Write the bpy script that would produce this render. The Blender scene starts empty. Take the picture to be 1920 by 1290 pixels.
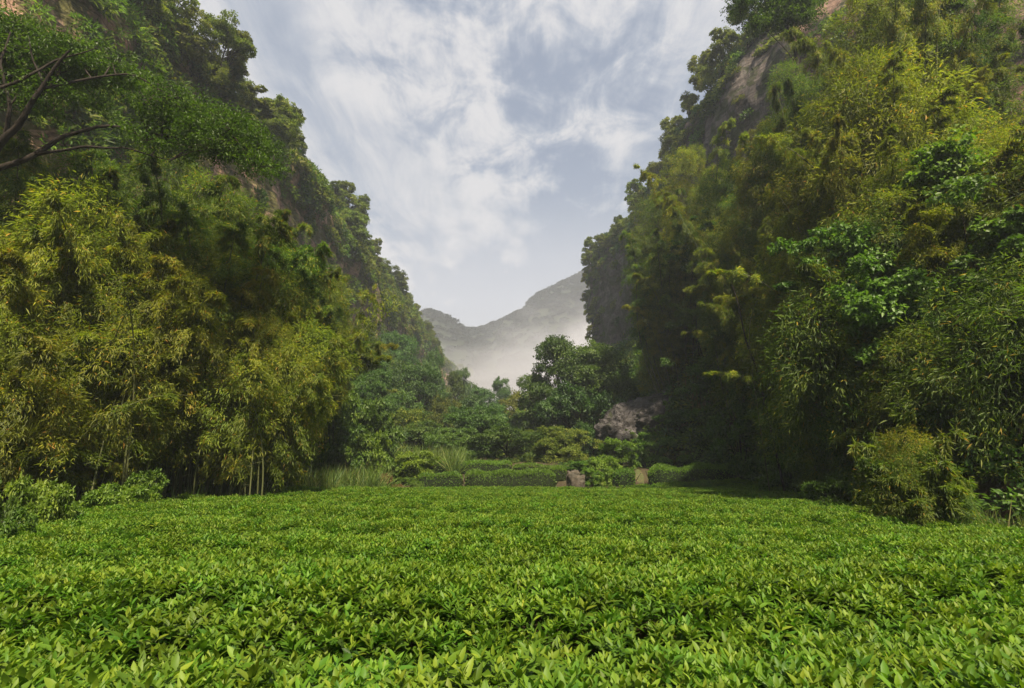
import bpy, math, random
import numpy as np
from mathutils import Vector, Matrix, Quaternion

# ------------------------------------------------------------------ scene, camera, light
scene = bpy.context.scene
COL = scene.collection
R = math.radians
PITCH = R(14.04)
CAM = np.array([0.0, 0.0, 1.75])
cd = bpy.data.cameras.new('camera'); cam = bpy.data.objects.new('camera', cd); COL.objects.link(cam)
cd.sensor_width = 36; cd.lens = 18.0; cd.clip_start = 0.05; cd.clip_end = 4000
cam.location = tuple(CAM); cam.rotation_euler = (R(90) + PITCH, 0, 0)
scene.camera = cam

SUN_DIR = Vector((0.15, -0.58, 0.74)).normalized()        # towards the sun: right, a little behind the camera
SUN_EL = math.asin(SUN_DIR.z); SUN_AZ = math.atan2(SUN_DIR.x, SUN_DIR.y)
sd = bpy.data.lights.new('sun', 'SUN'); sd.energy = 5.0; sd.angle = R(2.0); sd.color = (1.0, 0.87, 0.65)
so = bpy.data.objects.new('sun', sd); COL.objects.link(so)
so.rotation_euler = SUN_DIR.to_track_quat('Z', 'Y').to_euler(); so.location = (60, -30, 120)

scene.view_settings.view_transform = 'Standard'
scene.view_settings.look = 'None'
scene.view_settings.gamma = 1.0
scene.view_settings.use_curve_mapping = False
scene.view_settings.exposure = 1.3
scene.render.engine = 'CYCLES'
cy = scene.cycles
cy.max_bounces = 8; cy.diffuse_bounces = 6; cy.glossy_bounces = 2; cy.transmission_bounces = 4
cy.transparent_max_bounces = 4; cy.volume_bounces = 1
cy.volume_step_rate = 1.0; cy.volume_max_steps = 64
cy.use_denoising = True
cy.caustics_reflective = False; cy.caustics_refractive = False
scene.render.use_persistent_data = False


class NT:
    """tiny node-tree helper"""
    def __init__(s, tree):
        s.t = tree; s.n = tree.nodes; s.l = tree.links; s.n.clear()

    def node(s, kind, **kw):
        n = s.n.new(kind)
        for k, v in kw.items():
            setattr(n, k, v)
        return n

    def link(s, a, b): s.l.new(a, b)

    def val(s, sock, v):
        if hasattr(v, 'is_output') or isinstance(v, bpy.types.NodeSocket): s.l.new(v, sock)
        else: sock.default_value = v

    def math(s, op, a, b=None, c=None, clamp=False):
        n = s.n.new('ShaderNodeMath'); n.operation = op; n.use_clamp = clamp
        s.val(n.inputs[0], a)
        if b is not None: s.val(n.inputs[1], b)
        if c is not None: s.val(n.inputs[2], c)
        return n.outputs[0]

    def mix(s, f, a, b, mode='MIX'):
        n = s.n.new('ShaderNodeMix'); n.data_type = 'RGBA'; n.blend_type = mode
        s.val(n.inputs[0], f); s.val(n.inputs[6], a); s.val(n.inputs[7], b)
        return n.outputs[2]

    def noise(s, vec, scale, detail=4, rough=0.55, dist=0.0):
        n = s.n.new('ShaderNodeTexNoise'); n.noise_dimensions = '3D'
        n.inputs['Scale'].default_value = scale; n.inputs['Detail'].default_value = detail
        n.inputs['Roughness'].default_value = rough; n.inputs['Distortion'].default_value = dist
        if vec is not None: s.link(vec, n.inputs['Vector'])
        return n.outputs[0]

    def ramp(s, f, stops):
        n = s.n.new('ShaderNodeValToRGB'); e = n.color_ramp.elements
        while len(e) < len(stops): e.new(0.5)
        for k, (p, c) in enumerate(stops):
            e[k].position = p; e[k].color = (*c, 1) if len(c) == 3 else c
        s.val(n.inputs[0], f)
        return n.outputs[0]

    def maprange(s, v, a, b, c=0.0, d=1.0, smooth=True):
        n = s.n.new('ShaderNodeMapRange'); n.clamp = True
        if smooth: n.interpolation_type = 'SMOOTHSTEP'
        s.val(n.inputs[0], v)
        for i, x in zip((1, 2, 3, 4), (a, b, c, d)): s.val(n.inputs[i], x)
        return n.outputs[0]

    def mapping(s, vec, scale=(1, 1, 1), loc=(0, 0, 0), rot=(0, 0, 0)):
        n = s.n.new('ShaderNodeMapping')
        n.inputs['Scale'].default_value = scale; n.inputs['Location'].default_value = loc
        n.inputs['Rotation'].default_value = rot
        s.link(vec, n.inputs['Vector'])
        return n.outputs[0]


# ------------------------------------------------------------------ sky
world = bpy.data.worlds.new('World'); scene.world = world; world.use_nodes = True
w = NT(world.node_tree)
tc = w.node('ShaderNodeTexCoord').outputs['Generated']
sky = w.node('ShaderNodeTexSky', sky_type='NISHITA', sun_disc=False)
sky.sun_elevation = SUN_EL; sky.sun_rotation = SUN_AZ
sky.air_density = 1.0; sky.dust_density = 2.5; sky.ozone_density = 1.0
sep = w.node('ShaderNodeSeparateXYZ'); w.link(tc, sep.inputs[0])
zz = w.math('MAXIMUM', w.math('ADD', sep.outputs[2], 0.10), 0.03)
comb = w.node('ShaderNodeCombineXYZ')
w.link(w.math('DIVIDE', sep.outputs[0], zz), comb.inputs[0])
w.link(w.math('DIVIDE', sep.outputs[1], zz), comb.inputs[1])
plane = comb.outputs[0]
# long cirrus streaks running up the valley, plus mottled altocumulus
streak = w.noise(w.mapping(plane, scale=(1.5, 0.42, 1), loc=(3.1, 1.7, 0), rot=(0, 0, R(-6))), 1.6, 6, 0.58, 0.9)
soft = w.noise(w.mapping(plane, scale=(0.8, 0.45, 1), loc=(7.3, 2.2, 2)), 1.4, 4, 0.5, 0.3)
mott = w.noise(w.mapping(plane, scale=(1, 0.8, 1), loc=(0.3, 5, 4)), 7.0, 5, 0.62, 0.4)
mmask = w.maprange(w.noise(w.mapping(plane, scale=(1, 1, 1), loc=(1.6, 0.2, 9)), 1.1, 2), 0.42, 0.62)
cl = w.math('MULTIPLY_ADD', streak, 0.62, w.math('MULTIPLY', soft, 0.5))
cl = w.math('ADD', cl, w.math('MULTIPLY', w.math('MULTIPLY', w.math('SUBTRACT', mott, 0.5), mmask), 0.9))
finec = w.noise(w.mapping(plane, scale=(2.4, 0.9, 1), loc=(1.1, 4, 7), rot=(0, 0, R(8))), 4.5, 6, 0.65, 0.8)
cl = w.math('ADD', cl, w.math('MULTIPLY', w.math('SUBTRACT', finec, 0.5), 0.28))
cover = w.maprange(cl, 0.42, 0.72)
low = w.maprange(sep.outputs[2], 0.22, 0.62, 1.0, 0.0)
cover = w.math('MAXIMUM', cover, w.math('MULTIPLY', low, 0.85), clamp=True)
bright = w.ramp(cover, [(0.0, (1.75, 2.15, 2.9)), (0.42, (2.9, 3.2, 3.75)), (1.0, (5.0, 4.9, 4.95))])
skc = w.mix(w.math('MULTIPLY_ADD', cover, 0.25, 0.72), sky.outputs[0], bright)
bg = w.node('ShaderNodeBackground'); w.link(skc, bg.inputs[0]); bg.inputs[1].default_value = 0.058
wo = w.node('ShaderNodeOutputWorld'); w.link(bg.outputs[0], wo.inputs[0])


# ------------------------------------------------------------------ helpers: noise, meshes, tags
def _hash(ix, iy, iz, seed):
    h = (ix.astype(np.int64) * 374761393 + iy.astype(np.int64) * 668265263 + iz.astype(np.int64) * 2147483647 + seed * 974634777) & 0xffffffff
    h = ((h ^ (h >> 13)) * 1274126177) & 0xffffffff
    h = ((h ^ (h >> 16)) * 2246822519) & 0xffffffff
    return ((h ^ (h >> 15)) & 0xffffff) / float(0xffffff)


def vnoise(x, y, z, seed=0):
    x, y, z = np.broadcast_arrays(np.asarray(x, float), np.asarray(y, float), np.asarray(z, float))
    ix, iy, iz = np.floor(x), np.floor(y), np.floor(z)
    fx, fy, fz = x - ix, y - iy, z - iz
    u, v, q = fx * fx * (3 - 2 * fx), fy * fy * (3 - 2 * fy), fz * fz * (3 - 2 * fz)
    r = 0
    for a in (0, 1):
        for b in (0, 1):
            for c in (0, 1):
                r = r + _hash(ix + a, iy + b, iz + c, seed) * (u if a else 1 - u) * (v if b else 1 - v) * (q if c else 1 - q)
    return r * 2 - 1


def fbm(x, y, z=0.0, octv=4, seed=0, gain=0.5):
    s, a, f = 0, 1.0, 1.0
    for k in range(octv):
        s = s + a * vnoise(np.asarray(x) * f, np.asarray(y) * f, np.asarray(z) * f, seed + 17 * k)
        a *= gain; f *= 2.03
    return s


def sstep(a, b, x):
    t = np.clip((np.asarray(x, float) - a) / (b - a), 0, 1)
    return t * t * (3 - 2 * t)


def ray(px, py):
    """direction through a photograph pixel (1920 wide), used only to survey where things stand"""
    r, u = (px - 960) / 960.0, (645 - py) / 960.0
    return np.array([r, math.cos(PITCH) - u * math.sin(PITCH), math.sin(PITCH) + u * math.cos(PITCH)])


def at(px, py, Y):
    d = ray(px, py)
    return CAM + d * (Y / d[1])


def norm(v):
    return v / np.maximum(np.linalg.norm(v, axis=-1, keepdims=True), 1e-9)


def mesh_from(name, verts, tris=None, quads=None, mat=None, tint=None, smooth=True):
    me = bpy.data.meshes.new(name)
    verts = np.asarray(verts, np.float32)
    nt = 0 if tris is None else len(tris); nq = 0 if quads is None else len(quads)
    idx = []
    if nt: idx.append(np.asarray(tris, np.int32).ravel())
    if nq: idx.append(np.asarray(quads, np.int32).ravel())
    idx = np.concatenate(idx)
    me.vertices.add(len(verts)); me.vertices.foreach_set('co', verts.ravel())
    me.loops.add(len(idx)); me.loops.foreach_set('vertex_index', idx)
    me.polygons.add(nt + nq)
    st = np.concatenate([np.arange(nt) * 3, nt * 3 + np.arange(nq) * 4]).astype(np.int32)
    me.polygons.foreach_set('loop_start', st)
    me.polygons.foreach_set('use_smooth', np.full(nt + nq, smooth))
    if tint is not None:
        at_ = me.attributes.new('tint', 'FLOAT', 'POINT'); at_.data.foreach_set('value', np.asarray(tint, np.float32))
    me.update(calc_edges=True); me.validate()
    if mat: me.materials.append(mat)
    return me


def leaf_arrays(P, D, N, L, W, tint, fine=False, fold=0.25, curl=0.15):
    """leaf blades: base P, direction D, face normal N, length L, width W"""
    n = len(P); D = norm(D); S = norm(np.cross(D, N)); N = np.cross(S, D)
    L = np.broadcast_to(L, n)[:, None]; W = np.broadcast_to(W, n)[:, None]
    if not fine:
        mid = P + D * L * 0.42
        side = S * W * 0.5; dn = N * W * fold
        V = np.stack([P, mid - side + dn, P + D * L - N * L * curl, mid + side + dn], 1).reshape(-1, 3)
        b = np.arange(n)[:, None] * 4
        T = np.concatenate([b + [0, 1, 2], b + [0, 2, 3]], 0)
        return V, T, None, np.repeat(tint, 4)
    rows = [P]
    for t, wd, dz in ((0.3, 0.46, 0.02), (0.68, 0.36, -0.05)):
        c = P + D * L * t + N * L * (dz - curl * t * t)
        rows += [c - S * W * wd + N * W * fold, c, c + S * W * wd + N * W * fold]
    rows.append(P + D * L + N * L * (-curl * 1.4))
    V = np.stack(rows, 1).reshape(-1, 3)
    b = np.arange(n)[:, None] * 8
    T = np.concatenate([b + [0, 2, 1], b + [0, 3, 2], b + [4, 5, 7], b + [5, 6, 7]], 0)
    Q = np.concatenate([b + [1, 2, 5, 4], b + [2, 3, 6, 5]], 0)
    return V, T, Q, np.repeat(tint, 8)


class Bag:
    """collects geometry for one mesh"""
    def __init__(s): s.V, s.T, s.Q, s.t, s.n = [], [], [], [], 0

    def add(s, V, T=None, Q=None, tint=None):
        V = np.asarray(V, float)
        if T is not None and len(T): s.T.append(np.asarray(T) + s.n)
        if Q is not None and len(Q): s.Q.append(np.asarray(Q) + s.n)
        s.V.append(V); s.t.append(np.full(len(V), 0.5) if tint is None else tint); s.n += len(V)

    def leaves(s, *a, **k): s.add(*leaf_arrays(*a, **k))

    def tube(s, pts, rad, sides=5):
        pts = np.asarray(pts, float); rad = np.broadcast_to(rad, len(pts))
        tg = norm(np.gradient(pts, axis=0))
        ref = np.array([0.31, 0.95, 0.05]) if abs(tg[0][2]) > 0.7 else np.array([0.0, 0.1, 1.0])
        a = norm(np.cross(tg, ref)); b = np.cross(tg, a)
        ang = np.arange(sides) * 2 * math.pi / sides
        V = (pts[:, None] + rad[:, None, None] * (a[:, None] * np.cos(ang)[None, :, None] + b[:, None] * np.sin(ang)[None, :, None])).reshape(-1, 3)
        k = np.arange(len(pts) - 1)[:, None] * sides; j = np.arange(sides)[None]; j2 = (j + 1) % sides
        Q = np.stack([k + j, k + j2, k + sides + j2, k + sides + j], -1).reshape(-1, 4)
        s.add(V, None, Q)

    def mesh(s, name, mat, smooth=True):
        return mesh_from(name, np.concatenate(s.V), np.concatenate(s.T) if s.T else None, np.concatenate(s.Q) if s.Q else None,
                         mat, np.concatenate(s.t), smooth)


def obj(name, data, parent=None, loc=None, rot=None, scale=None):
    o = bpy.data.objects.new(name, data); COL.objects.link(o)
    if parent: o.parent = parent
    if loc is not None: o.location = tuple(float(v) for v in loc)
    if rot is not None: o.rotation_euler = rot
    if scale is not None: o.scale = scale if hasattr(scale, '__len__') else (scale,) * 3
    return o


def tag(o, label=None, cat=None, group=None, kind=None):
    if label: o['label'] = label
    if cat: o['category'] = cat
    if group: o['group'] = group
    if kind: o['kind'] = kind
    return o


def new_mat(name):
    m = bpy.data.materials.new(name); m.use_nodes = True
    return m, NT(m.node_tree)


def leaf_mat(name, dark, mid, light, accent=None, trans=0.38, rough=0.5, spec=0.35, hue_var=0.02, val_var=0.25, vein=False):
    m, t = new_mat(name)
    a = t.node('ShaderNodeAttribute', attribute_name='tint').outputs['Fac']
    stops = [(0.0, dark), (0.5, mid), (0.86, light)]
    stops.append((0.97, accent if accent else light))
    c = t.ramp(a, stops)
    rnd = t.node('ShaderNodeObjectInfo').outputs['Random']
    hs = t.node('ShaderNodeHueSaturation')
    t.link(t.math('MULTIPLY_ADD', rnd, hue_var * 2, 0.5 - hue_var), hs.inputs['Hue'])
    t.link(t.math('MULTIPLY_ADD', t.math('FRACT', t.math('MULTIPLY', rnd, 7.31)), val_var * 2, 1.0 - val_var), hs.inputs['Value'])
    t.link(c, hs.inputs['Color'])
    c = hs.outputs[0]
    p = t.node('ShaderNodeBsdfPrincipled'); t.link(c, p.inputs['Base Color'])
    p.inputs['Roughness'].default_value = rough; p.inputs['Specular IOR Level'].default_value = spec
    tr = t.node('ShaderNodeBsdfTranslucent')
    t.link(t.mix(1.0, c, (1.5, 1.7, 0.7, 1), 'MULTIPLY'), tr.inputs[0])
    mx = t.node('ShaderNodeMixShader'); mx.inputs[0].default_value = trans
    t.link(p.outputs[0], mx.inputs[1]); t.link(tr.outputs[0], mx.inputs[2])
    o = t.node('ShaderNodeOutputMaterial'); t.link(mx.outputs[0], o.inputs[0])
    return m


def simple_mat(name, stops, scale=4, detail=6, rough=0.85, stretch=(1, 1, 1), bump=0.4, bscale=None, space='Object'):
    m, t = new_mat(name)
    v = t.mapping(t.node('ShaderNodeTexCoord').outputs[space], scale=stretch)
    n = t.noise(v, scale, detail, 0.6, 0.4)
    c = t.ramp(n, stops)
    p = t.node('ShaderNodeBsdfPrincipled'); t.link(c, p.inputs['Base Color']); p.inputs['Roughness'].default_value = rough
    p.inputs['Specular IOR Level'].default_value = 0.2
    b = t.node('ShaderNodeBump'); b.inputs['Strength'].default_value = bump; b.inputs['Distance'].default_value = 0.1
    t.link(t.noise(v, bscale or scale * 3, 5, 0.65), b.inputs['Height']); t.link(b.outputs[0], p.inputs['Normal'])
    o = t.node('ShaderNodeOutputMaterial'); t.link(p.outputs[0], o.inputs[0])
    return m


M = {}
M['tea'] = leaf_mat('tea_leaf', (0.026, 0.056, 0.006), (0.070, 0.140, 0.011), (0.175, 0.245, 0.022), (0.24, 0.25, 0.025), 0.34, 0.5, 0.2, 0.020, 0.22)
M['hedge'] = leaf_mat('hedge_leaf', (0.035, 0.075, 0.008), (0.085, 0.170, 0.014), (0.15, 0.26, 0.022), None, 0.38, 0.45, 0.35, 0.01, 0.1)
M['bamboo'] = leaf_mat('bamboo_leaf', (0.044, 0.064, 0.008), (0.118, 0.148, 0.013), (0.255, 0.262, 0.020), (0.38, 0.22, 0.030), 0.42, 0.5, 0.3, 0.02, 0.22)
M['bamboo_g'] = leaf_mat('green_bamboo_leaf', (0.026, 0.054, 0.008), (0.066, 0.112, 0.013), (0.150, 0.190, 0.018), (0.30, 0.21, 0.020), 0.42, 0.5, 0.3, 0.02, 0.22)  # darker green copy; also paints the shade of right slope clumps
M['broad'] = leaf_mat('broad_leaf', (0.022, 0.048, 0.010), (0.056, 0.105, 0.020), (0.105, 0.165, 0.030), None, 0.36, 0.5, 0.35, 0.02, 0.25)
M['ridge'] = leaf_mat('ridge_leaf', (0.040, 0.060, 0.010), (0.098, 0.125, 0.020), (0.185, 0.195, 0.034), (0.20, 0.17, 0.05), 0.36, 0.6, 0.2, 0.025, 0.28)
M['lime'] = leaf_mat('lime_leaf', (0.045, 0.085, 0.010), (0.100, 0.170, 0.018), (0.19, 0.26, 0.03), None, 0.4, 0.5, 0.3, 0.015, 0.15)
M['vine'] = leaf_mat('vine_leaf', (0.028, 0.058, 0.009), (0.066, 0.125, 0.016), (0.125, 0.20, 0.028), None, 0.35, 0.48, 0.3, 0.015, 0.2)
M['maple'] = leaf_mat('fine_dark_leaf', (0.022, 0.044, 0.006), (0.054, 0.094, 0.010), (0.110, 0.160, 0.016), None, 0.4, 0.5, 0.3, 0.01, 0.1)
M['hill_leaf'] = leaf_mat('far_wood_leaf', (0.012, 0.019, 0.012), (0.022, 0.033, 0.019), (0.034, 0.045, 0.026), None, 0.2, 0.7, 0.1, 0.01, 0.15)
M['hedge_core'] = leaf_mat('shaded_hedge_core', (0.010, 0.016, 0.005), (0.014, 0.022, 0.006), (0.02, 0.03, 0.008), None, 0.05, 0.8, 0.1, 0.01, 0.1)  # hedge interior; the shade of the hedge sides is put into its colour
M['grass'] = leaf_mat('grass_blade', (0.04, 0.075, 0.012), (0.085, 0.14, 0.022), (0.17, 0.21, 0.05), (0.28, 0.24, 0.10), 0.35, 0.5, 0.3, 0.02, 0.2)
M['dry'] = leaf_mat('dry_leaf', (0.08, 0.05, 0.025), (0.16, 0.10, 0.045), (0.24, 0.16, 0.08), None, 0.25, 0.7, 0.2, 0.02, 0.2)
M['culm'] = simple_mat('bamboo_culm', [(0.3, (0.045, 0.055, 0.018)), (0.6, (0.09, 0.095, 0.038)), (0.8, (0.17, 0.15, 0.08))], 1.4, 3, 0.5, (1, 1, 0.4), 0.1)
M['bark'] = simple_mat('bark', [(0.3, (0.012, 0.009, 0.007)), (0.7, (0.038, 0.030, 0.023))], 5, 6, 0.9, (1, 1, 0.2), 0.6)
M['soil'] = simple_mat('soil', [(0.25, (0.030, 0.020, 0.012)), (0.5, (0.055, 0.042, 0.022)), (0.75, (0.050, 0.060, 0.020))], 0.8, 8, 0.95, (1, 1, 1), 0.8, 6)
M['path'] = simple_mat('path_earth', [(0.35, (0.10, 0.072, 0.040)), (0.5, (0.05, 0.065, 0.02)), (0.7, (0.15, 0.115, 0.065))], 2.5, 7, 0.95, (1, 1, 1), 0.6, 9)
M['boulder'] = simple_mat('boulder_stone', [(0.3, (0.04, 0.038, 0.03)), (0.5, (0.075, 0.062, 0.048)), (0.75, (0.17, 0.15, 0.125))], 1.6, 8, 0.9, (1, 1, 1.6), 0.9, 6)


def rock_mat(name, cols, streak_col, mosscol, moss_amt, streak_amt=0.55):
    m, t = new_mat(name)
    tcn = t.node('ShaderNodeTexCoord').outputs['Object']
    strata = t.noise(t.mapping(tcn, scale=(0.5, 0.16, 0.45), rot=(R(14), 0, 0)), 0.9, 8, 0.65, 1.2)
    fine = t.noise(t.mapping(tcn, scale=(1, 1, 0.35)), 1.8, 8, 0.7, 0.6)
    f = t.math('MULTIPLY_ADD', fine, 0.45, t.math('MULTIPLY', strata, 0.6))
    c = t.ramp(f, [(0.36, cols[0]), (0.52, cols[1]), (0.68, cols[2])])
    st = t.noise(t.mapping(tcn, scale=(0.5, 0.5, 0.055)), 1.0, 5, 0.6, 0.5)
    c = t.mix(t.math('MULTIPLY', t.maprange(st, 0.55, 0.70), streak_amt), c, (*streak_col, 1))
    ms = t.noise(tcn, 0.35, 7, 0.68, 0.3)
    c = t.mix(t.math('MULTIPLY', t.maprange(ms, 0.50 - moss_amt * 0.2, 0.60 - moss_amt * 0.2), 0.9), c, (*mosscol, 1))
    p = t.node('ShaderNodeBsdfPrincipled'); t.link(c, p.inputs['Base Color']); p.inputs['Roughness'].default_value = 0.9
    p.inputs['Specular IOR Level'].default_value = 0.2
    lay = t.noise(t.mapping(tcn, scale=(0.35, 0.22, 1.5), rot=(R(20), R(12), 0)), 1.1, 6, 0.6, 1.0)
    crk = t.maprange(t.math('ABSOLUTE', t.math('SUBTRACT', lay, 0.5)), 0.0, 0.03)
    c = t.mix(t.math('MULTIPLY', t.math('SUBTRACT', 1.0, crk), 0.5), c, (0.03, 0.022, 0.018, 1))
    t.link(c, p.inputs['Base Color'])
    b = t.node('ShaderNodeBump'); b.inputs['Strength'].default_value = 1.0; b.inputs['Distance'].default_value = 0.9
    t.link(t.math('ADD', f, t.math('MULTIPLY', crk, 0.35)), b.inputs['Height']); t.link(b.outputs[0], p.inputs['Normal'])
    o = t.node('ShaderNodeOutputMaterial'); t.link(p.outputs[0], o.inputs[0])
    return m


M['rock_l'] = rock_mat('warm_cliff_rock', [(0.17, 0.10, 0.07), (0.42, 0.255, 0.18), (0.58, 0.40, 0.29)], (0.10, 0.075, 0.06), (0.11, 0.115, 0.03), 0.35)
M['rock_r'] = rock_mat('grey_cliff_rock', [(0.045, 0.038, 0.036), (0.105, 0.088, 0.080), (0.20, 0.165, 0.15)], (0.24, 0.22, 0.21), (0.05, 0.06, 0.022), 0.2, 0.35)
M['rock_b'] = rock_mat('brown_cliff_rock', [(0.09, 0.055, 0.04), (0.24, 0.15, 0.11), (0.36, 0.25, 0.19)], (0.08, 0.065, 0.06), (0.05, 0.06, 0.022), 0.1, 0.5)
M['rock_o'] = rock_mat('purple_grey_rock', [(0.04, 0.036, 0.036), (0.09, 0.082, 0.082), (0.18, 0.17, 0.17)], (0.06, 0.05, 0.05), (0.05, 0.06, 0.022), 0.0, 0.5)


# ------------------------------------------------------------------ terrain shape
def xl(Y): return -13.5 - 1.2 * np.sin(np.asarray(Y) * 0.09)                       # foot of the left slope
def xr(Y):
    Y = np.asarray(Y, float)
    return np.interp(Y, [-20, 8, 20, 30, 36, 44, 60, 120, 400], [9.5, 9.5, 12.5, 16.5, 16.0, 12.5, 11.0, 12.0, 60])
def wl(Y): return np.interp(Y, [-40, 25, 60, 110, 170, 230, 300], [-34, -29.5, -28, -27.5, -27.0, -24, -24])
def wr(Y): return np.interp(Y, [-40, 20, 50, 75, 95, 122, 150, 260], [34, 31.5, 26.8, 24.8, 23.2, 19.6, 30, 80])


def floor_z(X, Y):
    X = np.asarray(X, float); Y = np.asarray(Y, float)
    z = np.interp(Y, [0, 32, 33.5, 37, 39.5, 44, 56, 120, 240, 700], [0, 0.0, 0.6, 1.0, 1.9, 2.6, 3.2, 8.0, 16, 30])
    z = z + 13.0 * sstep(0, 1, (xl(Y) - X) / 15.0) * (0.6 + 0.4 * sstep(10, 50, Y))
    wdt = np.maximum(wr(Y) - xr(Y), 4.0)
    z = z + 20.0 * (1 - (1 - np.clip((X - xr(Y)) / wdt, 0, 1)) ** 1.35) * sstep(2, 14, Y)
    out = sstep(8.5, 16, np.abs(X - 1)) + sstep(33, 60, Y)
    z = z + 0.25 * fbm(X * 0.25, Y * 0.25, 0, 3, 5) * np.clip(out, 0, 1)
    return z


def grid_quads(nu, nv):
    i = np.arange(nu - 1)[:, None] * nv; j = np.arange(nv - 1)[None]
    return np.stack([i + j, i + nv + j, i + nv + j + 1, i + j + 1], -1).reshape(-1, 4)


gx = np.concatenate([np.linspace(-420, -70, 15), np.linspace(-66, 66, 150), np.linspace(70, 420, 15)])
gy = np.concatenate([np.linspace(-60, -4, 10), np.linspace(-2, 140, 190), np.linspace(145, 640, 30)])
GX, GY = np.meshgrid(gx, gy, indexing='ij')
me = mesh_from('ground', np.stack([GX, GY, floor_z(GX, GY)], -1).reshape(-1, 3), None, grid_quads(len(gx), len(gy)), M['soil'])
tag(obj('ground', me), 'dark earth of the valley floor under the tea and the woods', None, None, 'structure')


def cliff_profile(side, top):
    """(distance behind the wall foot, height) knots of the cliff section"""
    if side < 0: return np.array([(-1.5, 2), (0, 9), (0.7, 24), (0.3, 32), (1.2, 40), (4.0, 40 + (top - 40) * 0.35), (9, 40 + (top - 40) * 0.8), (16, top), (40, top + 3), (60, top - 30)])
    return np.array([(-1.5, 3), (0, 10), (0.6, 10 + (top - 10) * 0.32), (0.2, 10 + (top - 10) * 0.6), (1.0, top - 7), (3.2, top - 4), (8, top), (16, top + 3), (34, top + 2), (50, top - 25)])


def build_cliff(name, side, y0, y1, topf, mat, seed, ny, nt, amp):
    Ys = np.linspace(y0, y1, ny); tt = np.linspace(0, 1, nt)
    V = np.zeros((ny, nt, 3))
    for i, Y in enumerate(Ys):
        pr = cliff_profile(side, topf(Y))
        seg = np.concatenate([[0], np.cumsum(np.hypot(*np.diff(pr, axis=0).T))]); seg /= seg[-1]
        tq = tt ** 1.25
        off = np.interp(tq, seg, pr[:, 0]); zz_ = np.interp(tq, seg, pr[:, 1])
        base = wl(Y) if side < 0 else wr(Y)
        V[i, :, 0] = base + side * off; V[i, :, 1] = Y; V[i, :, 2] = zz_ + np.interp(Y, [0, 64, 120, 240], [0, 0, 3, 6])
    X, Y, Z = V[..., 0], V[..., 1], V[..., 2]
    d = amp * fbm(X * 0.03, Y * 0.075, Z * 0.045, 3, seed) + amp * 0.45 * fbm(Y * 0.28, Z * 0.10, X * 0.1, 4, seed + 3, 0.55)
    led = np.sin(Z * 0.55 + 2.5 * fbm(Y * 0.04, Z * 0.03, 0, 2, seed + 8) + Y * 0.05)
    d = d + 0.45 * led + 0.35 * fbm(Y * 0.9, Z * 0.7, X, 3, seed + 11)
    V[..., 0] = X + side * -d
    V[..., 2] = Z + amp * 0.5 * fbm(X * 0.05, Y * 0.06, 3.3, 3, seed + 21)
    return V


def top_l(Y): return np.interp(Y, [-40, 45, 60, 75, 95, 140, 195, 235, 262, 300], [30, 41, 47, 54, 57, 54, 50, 38, 24, 14])
def top_r(Y): return np.interp(Y, [-40, 14, 28, 40, 50, 75, 95, 118, 128, 150], [20, 26, 38, 51, 58, 57, 56, 58, 55, 30])


VL = build_cliff('left', -1, -30, 290, top_l, M['rock_l'], 31, 420, 130, 1.5)
o = obj('cliff_left', mesh_from('cliff_left', VL.reshape(-1, 3), None, grid_quads(420, 130), M['rock_l']))
tag(o, 'long wooded cliff of warm pink rock along the left of the valley', None, None, 'structure')
VR = build_cliff('right', 1, 14, 150, top_r, M['rock_r'], 77, 300, 130, 1.7)
me = mesh_from('cliff_right', VR.reshape(-1, 3), None, grid_quads(300, 130), M['rock_r']); me.materials.append(M['rock_b'])
cy_ = (VR[:-1, :-1, 1] + 0.0).reshape(-1)
me.polygons.foreach_set('material_index', (cy_ < 44).astype(np.int32))
o = obj('cliff_right', me)
tag(o, 'steep grey cliff wall rising on the right of the valley in shade', None, None, 'structure')


# far hills
def far_hill(name, label, y0, depth, knots, seed, mat, nx=160, ny=30):
    xs = np.linspace(knots[0][0], knots[-1][0], nx); v = np.linspace(0, 1, ny)
    prof = np.interp(xs, [k[0] for k in knots], [k[1] for k in knots])
    X, Vv = np.meshgrid(xs, v, indexing='ij')
    H = prof[:, None] * np.sin(np.clip(Vv, 0, 1) * math.pi * 0.93) ** 0.75
    Y = y0 + Vv * depth
    Z = H + 2.2 * fbm(X * 0.03, Y * 0.03, 0, 4, seed) * (H > 3)
    me = mesh_from(name, np.stack([X, Y, Z], -1).reshape(-1, 3), None, grid_quads(nx, ny), mat)
    return tag(obj(name, me), label, None, None, 'structure'), X, Y, Z


M['hill'] = simple_mat('hill_scrub', [(0.3, (0.014, 0.021, 0.012)), (0.7, (0.030, 0.038, 0.020))], 0.08, 8, 0.95, (1, 1, 1), 1.0, 0.5)


def hz(px, py, Y): p = at(px, py, Y); return (p[0], p[2])


K1 = [(-220, 60), (-90, 84), hz(815, 592, 370), hz(850, 598, 370), hz(905, 594, 370), hz(950, 578, 370), hz(985, 560, 370), hz(1010, 530, 370), hz(1050, 508, 370), hz(1110, 480, 370), (90, 172), (180, 190), (330, 150)]
hill1, HX, HY, HZ = far_hill('far_hill', 'misty wooded hill closing the valley in the distance', 320, 160, [(a, b * 1.0) for a, b in K1], 5, M['hill'])
K2 = [(-200, 88), (-95, 86), hz(800, 584, 330), hz(832, 592, 330), hz(856, 604, 330), hz(872, 622, 330), hz(885, 655, 330), (-15, 10)]
hill2, H2X, H2Y, H2Z = far_hill('far_spur', 'hazy rocky spur far behind the left cliff', 285, 90, K2, 9, M['hill'], 80, 24)

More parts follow.
